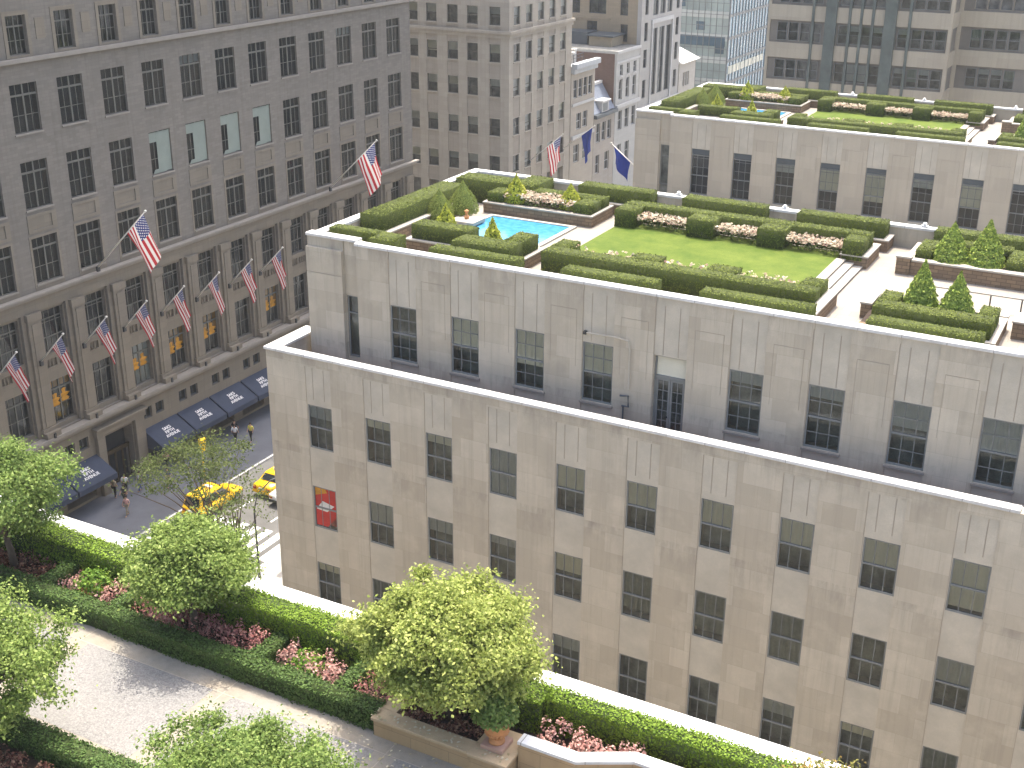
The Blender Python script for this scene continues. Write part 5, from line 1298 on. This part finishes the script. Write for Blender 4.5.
# ------------------------------------------------------------------ vehicles
M['taxi'] = plain('taxi_yellow', (0.80, 0.48, 0.012), 0.3, 0.04, spec=0.5)
M['carwhite'] = plain('white_car_paint', (0.75, 0.75, 0.74), 0.3, 0.03, spec=0.5)
M['carglass'] = plain('car_glass', (0.02, 0.025, 0.03), 0.08, 0.2, spec=0.9)
M['tyre'] = plain('tyre_rubber', (0.025, 0.025, 0.026), 0.85, 0.1)
M['rim'] = plain('wheel_rim', (0.4, 0.4, 0.4), 0.35, 0.05, metallic=0.7)
M['tail'] = plain('tail_lamp', (0.45, 0.02, 0.02), 0.3, 0.1)
M['lampglass'] = plain('head_lamp', (0.7, 0.7, 0.68), 0.2, 0.05)
M['bumper'] = plain('bumper_plastic', (0.05, 0.05, 0.05), 0.6, 0.1)
def car(name, label, loc, paint, taxi, van=False):
    """Car along local +y (front); length 4.9 m."""
    t = thing(name, label, 'taxi' if taxi else 'car', loc)
    L, Wd = 4.9, 1.86; h = 1.75 if van else 1.45
    # body sections from rear (y=0) to front; half width, belt height
    prof = [(0.0, 0.80, 0.42, 0.86), (0.12, 0.90, 0.32, 0.98), (0.9, 0.93, 0.28, 1.0), (2.4, 0.93, 0.28, 0.98), (3.5, 0.92, 0.28, 0.95), (4.4, 0.88, 0.30, 0.84), (4.82, 0.74, 0.38, 0.72), (4.9, 0.66, 0.45, 0.66)]
    b = MB(); ring = 10; vs = []
    for y, hw, zb, zt in prof:
        zm = (zb + zt) / 2
        for x, z in ((-hw * 0.86, zb), (-hw, zb + 0.12), (-hw, zm), (-hw * 0.99, zt - 0.1), (-hw * 0.86, zt), (hw * 0.86, zt), (hw * 0.99, zt - 0.1), (hw, zm), (hw, zb + 0.12), (hw * 0.86, zb)):
            vs.append((x, y - L / 2, z))
    n = len(prof)
    fs = [(i * ring + k, i * ring + (k + 1) % ring, (i + 1) * ring + (k + 1) % ring, (i + 1) * ring + k) for i in range(n - 1) for k in range(ring)]
    fs += [tuple(range(ring - 1, -1, -1)), tuple((n - 1) * ring + k for k in range(ring))]
    b.add(vs, fs)
    body = b.build('body', paint, t, smooth=True, bevel=0.0)
    # cabin: rear window, roof, windscreen
    ya, yb, yc, yd = ((0.12, 0.42, 2.75, 3.75) if van else (0.75, 1.35, 2.75, 3.6))
    A = -L / 2
    base = [(-0.84, A + ya, 0.97), (0.84, A + ya, 0.97), (0.84, A + yd, 0.95), (-0.84, A + yd, 0.95)]
    roof = [(-0.68, A + yb, h), (0.68, A + yb, h), (0.66, A + yc, h - 0.02), (-0.66, A + yc, h - 0.02)]
    c = MB(); c.add(base + roof, [(4, 5, 6, 7), (0, 1, 5, 4), (1, 2, 6, 5), (2, 3, 7, 6), (3, 0, 4, 7)]); c.build('roof', paint, t, bevel=0.06)
    def lerp(p, q, f): return tuple(p[k] + (q[k] - p[k]) * f for k in range(3))
    def win(nm, p0, p1, q1, q0, out, m=0.1, mz=0.12):
        a = lerp(lerp(p0, p1, m), lerp(q0, q1, m), mz); bb = lerp(lerp(p0, p1, 1 - m), lerp(q0, q1, 1 - m), mz)
        d = lerp(lerp(p0, p1, 1 - m), lerp(q0, q1, 1 - m), 1 - mz); e = lerp(lerp(p0, p1, m), lerp(q0, q1, m), 1 - mz)
        o = Vector(out); MB().quad(*[tuple(Vector(x) + o) for x in (a, bb, d, e)]).build(nm, M['carglass'], t)
    win('rear_window', base[0], base[1], roof[1], roof[0], (0, -0.02, 0.012), 0.08, 0.14)
    win('windscreen', base[2], base[3], roof[3], roof[2], (0, 0.02, 0.015), 0.07, 0.1)
    for s, (i, j) in ((1, (1, 2)), (-1, (3, 0))):
        p0, p1, q1, q0 = base[i], base[j], roof[j], roof[i]
        if s < 0: p0, p1, q1, q0 = base[0], base[3], roof[3], roof[0]
        for f0, f1 in ((0.07, 0.34), (0.37, 0.62), (0.65, 0.90)):
            a, bb, d, e = lerp(p0, p1, f0), lerp(p0, p1, f1), lerp(q0, q1, f1), lerp(q0, q1, f0)
            a, e = lerp(a, e, 0.14), lerp(a, e, 0.88); bb, d = lerp(bb, d, 0.14), lerp(bb, d, 0.88)
            MB().quad(*[(x + s * 0.018, y, z + 0.008) for x, y, z in (a, bb, d, e)]).build('side_window', M['carglass'], t)
    for y in (0.95, 3.95):
        for s in (-1, 1):
            w = MB(); ring2 = 20
            pr = [(0.0, -0.11), (0.30, -0.11), (0.335, -0.08), (0.335, 0.08), (0.30, 0.11), (0.0, 0.11)]
            for r_, x in pr:
                for k in range(ring2): w.v.append((x, r_ * math.cos(2 * PI * k / ring2), r_ * math.sin(2 * PI * k / ring2)))
            w.f += [(i * ring2 + k, i * ring2 + (k + 1) % ring2, (i + 1) * ring2 + (k + 1) % ring2, (i + 1) * ring2 + k) for i in range(5) for k in range(ring2)]; w.m += [0] * (5 * ring2)
            wo = w.build('wheel', M['tyre'], t); wo.location = (s * 0.84, A + y, 0.335)
            q = MB()
            for k in range(14): q.v.append((s * 0.115, 0.2 * math.cos(2 * PI * k / 14), 0.2 * math.sin(2 * PI * k / 14)))
            q.v.append((s * 0.125, 0, 0)); q.f = [(k, (k + 1) % 14, 14) if s > 0 else ((k + 1) % 14, k, 14) for k in range(14)]; q.m = [0] * 14
            q.build('rim', M['rim'], wo)
    for s in (-1, 1):
        MB().box(s * 0.62 - 0.13, s * 0.62 + 0.13, A - 0.03, A + 0.05, 0.66, 0.84).build('tail_light', M['tail'], t)
        MB().box(s * 0.55 - 0.14, s * 0.55 + 0.14, A + 4.8, A + 4.89, 0.52, 0.64).build('headlight', M['lampglass'], t)
        MB().box(s * 0.98 - 0.07, s * 0.98 + 0.07, A + 3.35, A + 3.47, 0.95, 1.08).build('mirror', paint, t)
    MB().box(-0.84, 0.84, A - 0.06, A + 0.06, 0.36, 0.56).build('bumper', M['bumper'] if not taxi else paint, t, bevel=0.03)
    MB().box(-0.24, 0.24, A - 0.035, A - 0.01, 0.68, 0.82).build('number_plate', M['white'], t)
    if taxi:
        y = A + 2.0
        MB().box(-0.32, 0.32, y - 0.12, y + 0.12, h - 0.01, h + 0.16).build('roof_sign', M['white'], t, bevel=0.02)
    return t
car('taxi', 'yellow taxi van driving along the sunlit avenue behind the tree', (-23.2, 17.9, 0.0), M['taxi'], True, True)
car('taxi', 'yellow taxi half hidden by the pale building corner', (-21.0, 23.1, 0.0), M['taxi'], True)
car('parked_car', 'white car just showing beside the pale building corner', (-18.95, 22.4, 0.0), M['carwhite'], False)

# ------------------------------------------------------------------ people
M['skin'] = plain('skin', (0.48, 0.28, 0.19), 0.6, 0.08); M['hair'] = plain('dark_hair', (0.03, 0.02, 0.015), 0.6, 0.2)
def skin_mesh(name, pts, edges, radii, root=0, sub=1):
    me = bpy.data.meshes.new(name); me.from_pydata(pts, edges, [])
    o = bpy.data.objects.new('tmp_body', me); COL.objects.link(o)
    sm = o.modifiers.new('s', 'SKIN'); sm.use_smooth_shade = True
    for k, r in enumerate(radii):
        v = me.skin_vertices[0].data[k]; v.radius = r if isinstance(r, tuple) else (r, r); v.use_root = (k == root)
    if sub: su = o.modifiers.new('u', 'SUBSURF'); su.levels = sub
    dg = bpy.context.evaluated_depsgraph_get(); out = bpy.data.meshes.new_from_object(o.evaluated_get(dg))
    bpy.data.objects.remove(o); out.name = name; return out
def person(label, x, y, yaw, shirt, trousers, stride=0.25, h=1.72, bag=False):
    k = h / 1.72; t = thing('person', label, 'person', (x, y, 0.14), yaw, None)
    s = stride
    P = dict(pel=(0, 0, 0.95), chest=(0, 0.01, 1.28), neck=(0, 0.0, 1.46), head=(0, 0.03, 1.60), crown=(0, 0.02, 1.68),
             hl=(-0.1, 0, 0.9), kl=(-0.1, s * 0.55 + 0.04, 0.5), al=(-0.1, s, 0.09), tl=(-0.1, s + 0.16, 0.04),
             hr=(0.1, 0, 0.9), kr=(0.1, -s * 0.35 + 0.05, 0.5), ar=(0.1, -s, 0.11), tr=(0.1, -s + 0.15, 0.04),
             sl=(-0.18, 0, 1.40), el=(-0.23, -s * 0.4 - 0.02, 1.14), wl=(-0.22, -s * 0.3 + 0.1, 0.92), fl=(-0.21, -s * 0.3 + 0.13, 0.83),
             sr=(0.18, 0, 1.40), er=(0.23, s * 0.4, 1.14), wr=(0.22, s * 0.4 + 0.12, 0.94), fr=(0.21, s * 0.4 + 0.16, 0.85))
    nm = list(P); ix = {n: i for i, n in enumerate(nm)}; pts = [tuple(c * k for c in P[n]) for n in nm]
    E = [('pel', 'chest'), ('chest', 'neck'), ('neck', 'head'), ('head', 'crown'), ('pel', 'hl'), ('hl', 'kl'), ('kl', 'al'), ('al', 'tl'), ('pel', 'hr'), ('hr', 'kr'), ('kr', 'ar'), ('ar', 'tr'), ('chest', 'sl'), ('sl', 'el'), ('el', 'wl'), ('wl', 'fl'), ('chest', 'sr'), ('sr', 'er'), ('er', 'wr'), ('wr', 'fr')]
    rad = dict(pel=(0.13, 0.1), chest=(0.15, 0.1), neck=0.05, head=(0.085, 0.1), crown=0.06, hl=0.08, kl=0.055, al=0.038, tl=0.035, hr=0.08, kr=0.055, ar=0.038, tr=0.035, sl=0.052, el=0.038, wl=0.028, fl=0.03, sr=0.052, er=0.038, wr=0.028, fr=0.03)
    sc = lambda f, d: [tuple(q * k * f for q in v) if isinstance(v, tuple) else v * k * f for v in d]
    me = skin_mesh('body', pts, [(ix[a], ix[b]) for a, b in E], sc(1.0, [rad[n] for n in nm])); me.materials.clear(); me.materials.append(M['skin']); link('body', me, t)
    def cloth(name, names, edges, mat, f, ends={}):
        jx = {n: i for i, n in enumerate(names)}
        mm = skin_mesh(name, [tuple(c * k for c in ends.get(n, P[n])) for n in names], [(jx[a], jx[b]) for a, b in edges], sc(f, [rad[n] for n in names])); mm.materials.clear(); mm.materials.append(mat); link(name, mm, t)
    cloth('shirt', ['pel', 'chest', 'sl', 'el', 'sr', 'er'], [('pel', 'chest'), ('chest', 'sl'), ('sl', 'el'), ('chest', 'sr'), ('sr', 'er')], shirt, 1.18)
    cloth('trousers', ['pel', 'hl', 'kl', 'al', 'hr', 'kr', 'ar'], [('pel', 'hl'), ('hl', 'kl'), ('kl', 'al'), ('pel', 'hr'), ('hr', 'kr'), ('kr', 'ar')], trousers, 1.2)
    hb = MB(); hb.lathe([(0.1, 0), (0.108, 0.04), (0.09, 0.1), (0.03, 0.135)], (0, 0.0, 1.58 * k), 12); hb.build('hair', M['hair'], t, smooth=True)
    if bag: MB().box(-0.36, -0.26, -0.1, 0.22, 0.55, 0.85).build('bag', M['navy'], t, bevel=0.03)
    return t
def cl(name, c): return plain(name + '_cloth', c, 0.85, 0.12, 5)
cw, cy_, ck, cb, cr, cg = cl('white', (0.7, 0.7, 0.7)), cl('yellow', (0.7, 0.62, 0.12)), cl('black', (0.02, 0.02, 0.022)), cl('blue', (0.05, 0.08, 0.2)), cl('pink', (0.55, 0.33, 0.3)), cl('khaki', (0.3, 0.26, 0.19))
person('person in a white shirt and dark trousers walking on the shaded pavement', -28.7, 26.9, 0.3, cw, ck)
person('person in a yellow top on the pavement beside one in white', -27.8, 27.8, PI, cy_, ck, 0.15)
person('person in black walking just behind the one in a white shirt', -29.3, 27.6, 0.1, ck, ck)
person('person in white at the left of the portal, left one of a pair', -30.0, 16.0, 0.4, cw, ck, 0.12)
person('person in pale blue and white by the portal, right one of a pair', -29.4, 16.9, 2.6, cw, cb, 0.12)
person('person in black with arms hanging before the store portal', -28.8, 14.7, PI, ck, ck, 0.2)
person('person in pink top and khaki on the pavement in front of the portal', -27.5, 13.6, PI, cr, cg, 0.22, 1.66)
person('person in khaki standing left of the portal under the awning edge', -30.3, 15.2, 0.0, cg, ck, 0.1)
person('person in a pink shirt under the first right awning', -30.2, 20.6, 0.1, cr, ck, 0.2)
person('person in white behind the yellow traffic light', -29.0, 21.9, PI, cw, cb, 0.22)
person('person in pale trousers walking behind the street tree', -28.0, 18.4, 0.0, cb, cg, 0.26)
person('person in grey blue next to the yellow traffic light', -27.9, 23.2, 0.2, cb, ck, 0.2, 1.76)

# ------------------------------------------------------------------ street furniture and street trees
M['signal'] = plain('signal_yellow', (0.80, 0.55, 0.015), 0.5, 0.05)
def signal(label, x, y, yaw, h=3.4):
    t = thing('traffic_light', label, 'traffic light', (x, y, 0.14), yaw)
    MB().lathe([(0.16, 0), (0.16, 0.25), (0.075, 0.4), (0.06, h)], n=12).build('post', M['signal'], t)
    MB().box(-0.18, 0.18, -0.16, 0.16, h - 0.1, h + 0.85).build('housing', M['signal'], t, bevel=0.03)
    for k, c in enumerate(((0.35, 0.02, 0.02), (0.35, 0.25, 0.02), (0.02, 0.3, 0.12))):
        MB().tube([(0, -0.165, h + 0.68 - 0.28 * k), (0, -0.20, h + 0.68 - 0.28 * k)], 0.1, 12).build('lens', plain('signal_lens_%d' % k, c, 0.3), t)
        MB().tube([(0, -0.17, h + 0.76 - 0.28 * k), (0, -0.36, h + 0.74 - 0.28 * k)], [0.12, 0.11], 10, caps=False).build('visor', M['signal'], t)
    return t
signal('yellow traffic light on the shaded pavement before the awnings', -25.2, 19.3, PI)
signal('yellow traffic light on the sunlit pavement at the pale building corner', -13.2, 13.4, PI, 2.6)
lp = thing('street_lamp', 'dark street lamp with curved arm on the sunlit pavement by the building corner', 'street lamp', (-13.6, 11.2, 0.14))
MB().tube([(0, 0, 0), (0, 0, 0.5), (0, 0, 5.2), (0.1, 0.3, 6.2), (0.5, 1.2, 6.9), (0.9, 2.1, 7.0)], [0.14, 0.08, 0.06, 0.05, 0.045, 0.04], 8).build('post', M['metal'], lp, smooth=True)
lh = MB(); lh.lathe([(0.05, 0.1), (0.16, 0.02), (0.2, -0.06), (0.12, -0.12)], (0.98, 2.3, 6.98), 12); lh.build('head', M['metal'], lp)
tree('street_tree', 'thin leafed street tree over the shaded pavement behind the taxi', 'tree', (-18.6, 10.8, 7.2), (3.0, 4.6, 1.7), (-15.4, 10.6, 0.14), [LM['street']], M['bark'], 'street trees along the avenue', n_clump=80, per=75, leaf=0.085, seed=31, clump_r=0.75, trunk_r=0.12, zlow=-0.3, lean=(0.5, 0))
tree('street_tree', 'sparse street tree with bare dark branches next to the pale building corner', 'tree', (-12.6, 8.2, 6.9), (2.6, 3.2, 2.0), (-13.9, 9.6, 0.14), [LM['street']], M['bark'], 'street trees along the avenue', n_clump=40, per=40, leaf=0.085, seed=33, clump_r=0.8, trunk_r=0.13, zlow=-0.4)

# ------------------------------------------------------------------ summer haze: one even volume round the whole scene
def haze():
    m = bpy.data.materials.new('haze_air'); m.use_nodes = True; nt = m.node_tree
    for n in list(nt.nodes):
        if n.type != 'OUTPUT_MATERIAL': nt.nodes.remove(n)
    v = nt.nodes.new('ShaderNodeVolumePrincipled')
    v.inputs['Color'].default_value = (0.93, 0.96, 1.0, 1); v.inputs['Density'].default_value = 0.0002; v.inputs['Anisotropy'].default_value = 0.2
    nt.links.new(v.outputs[0], nt.nodes['Material Output'].inputs['Volume'])
    o = MB().box(-240, 260, -130, 330, -1.2, 49.5).build('haze', m)
    tag(o, kind='stuff')
haze()
SC.cycles.volume_bounces = 1
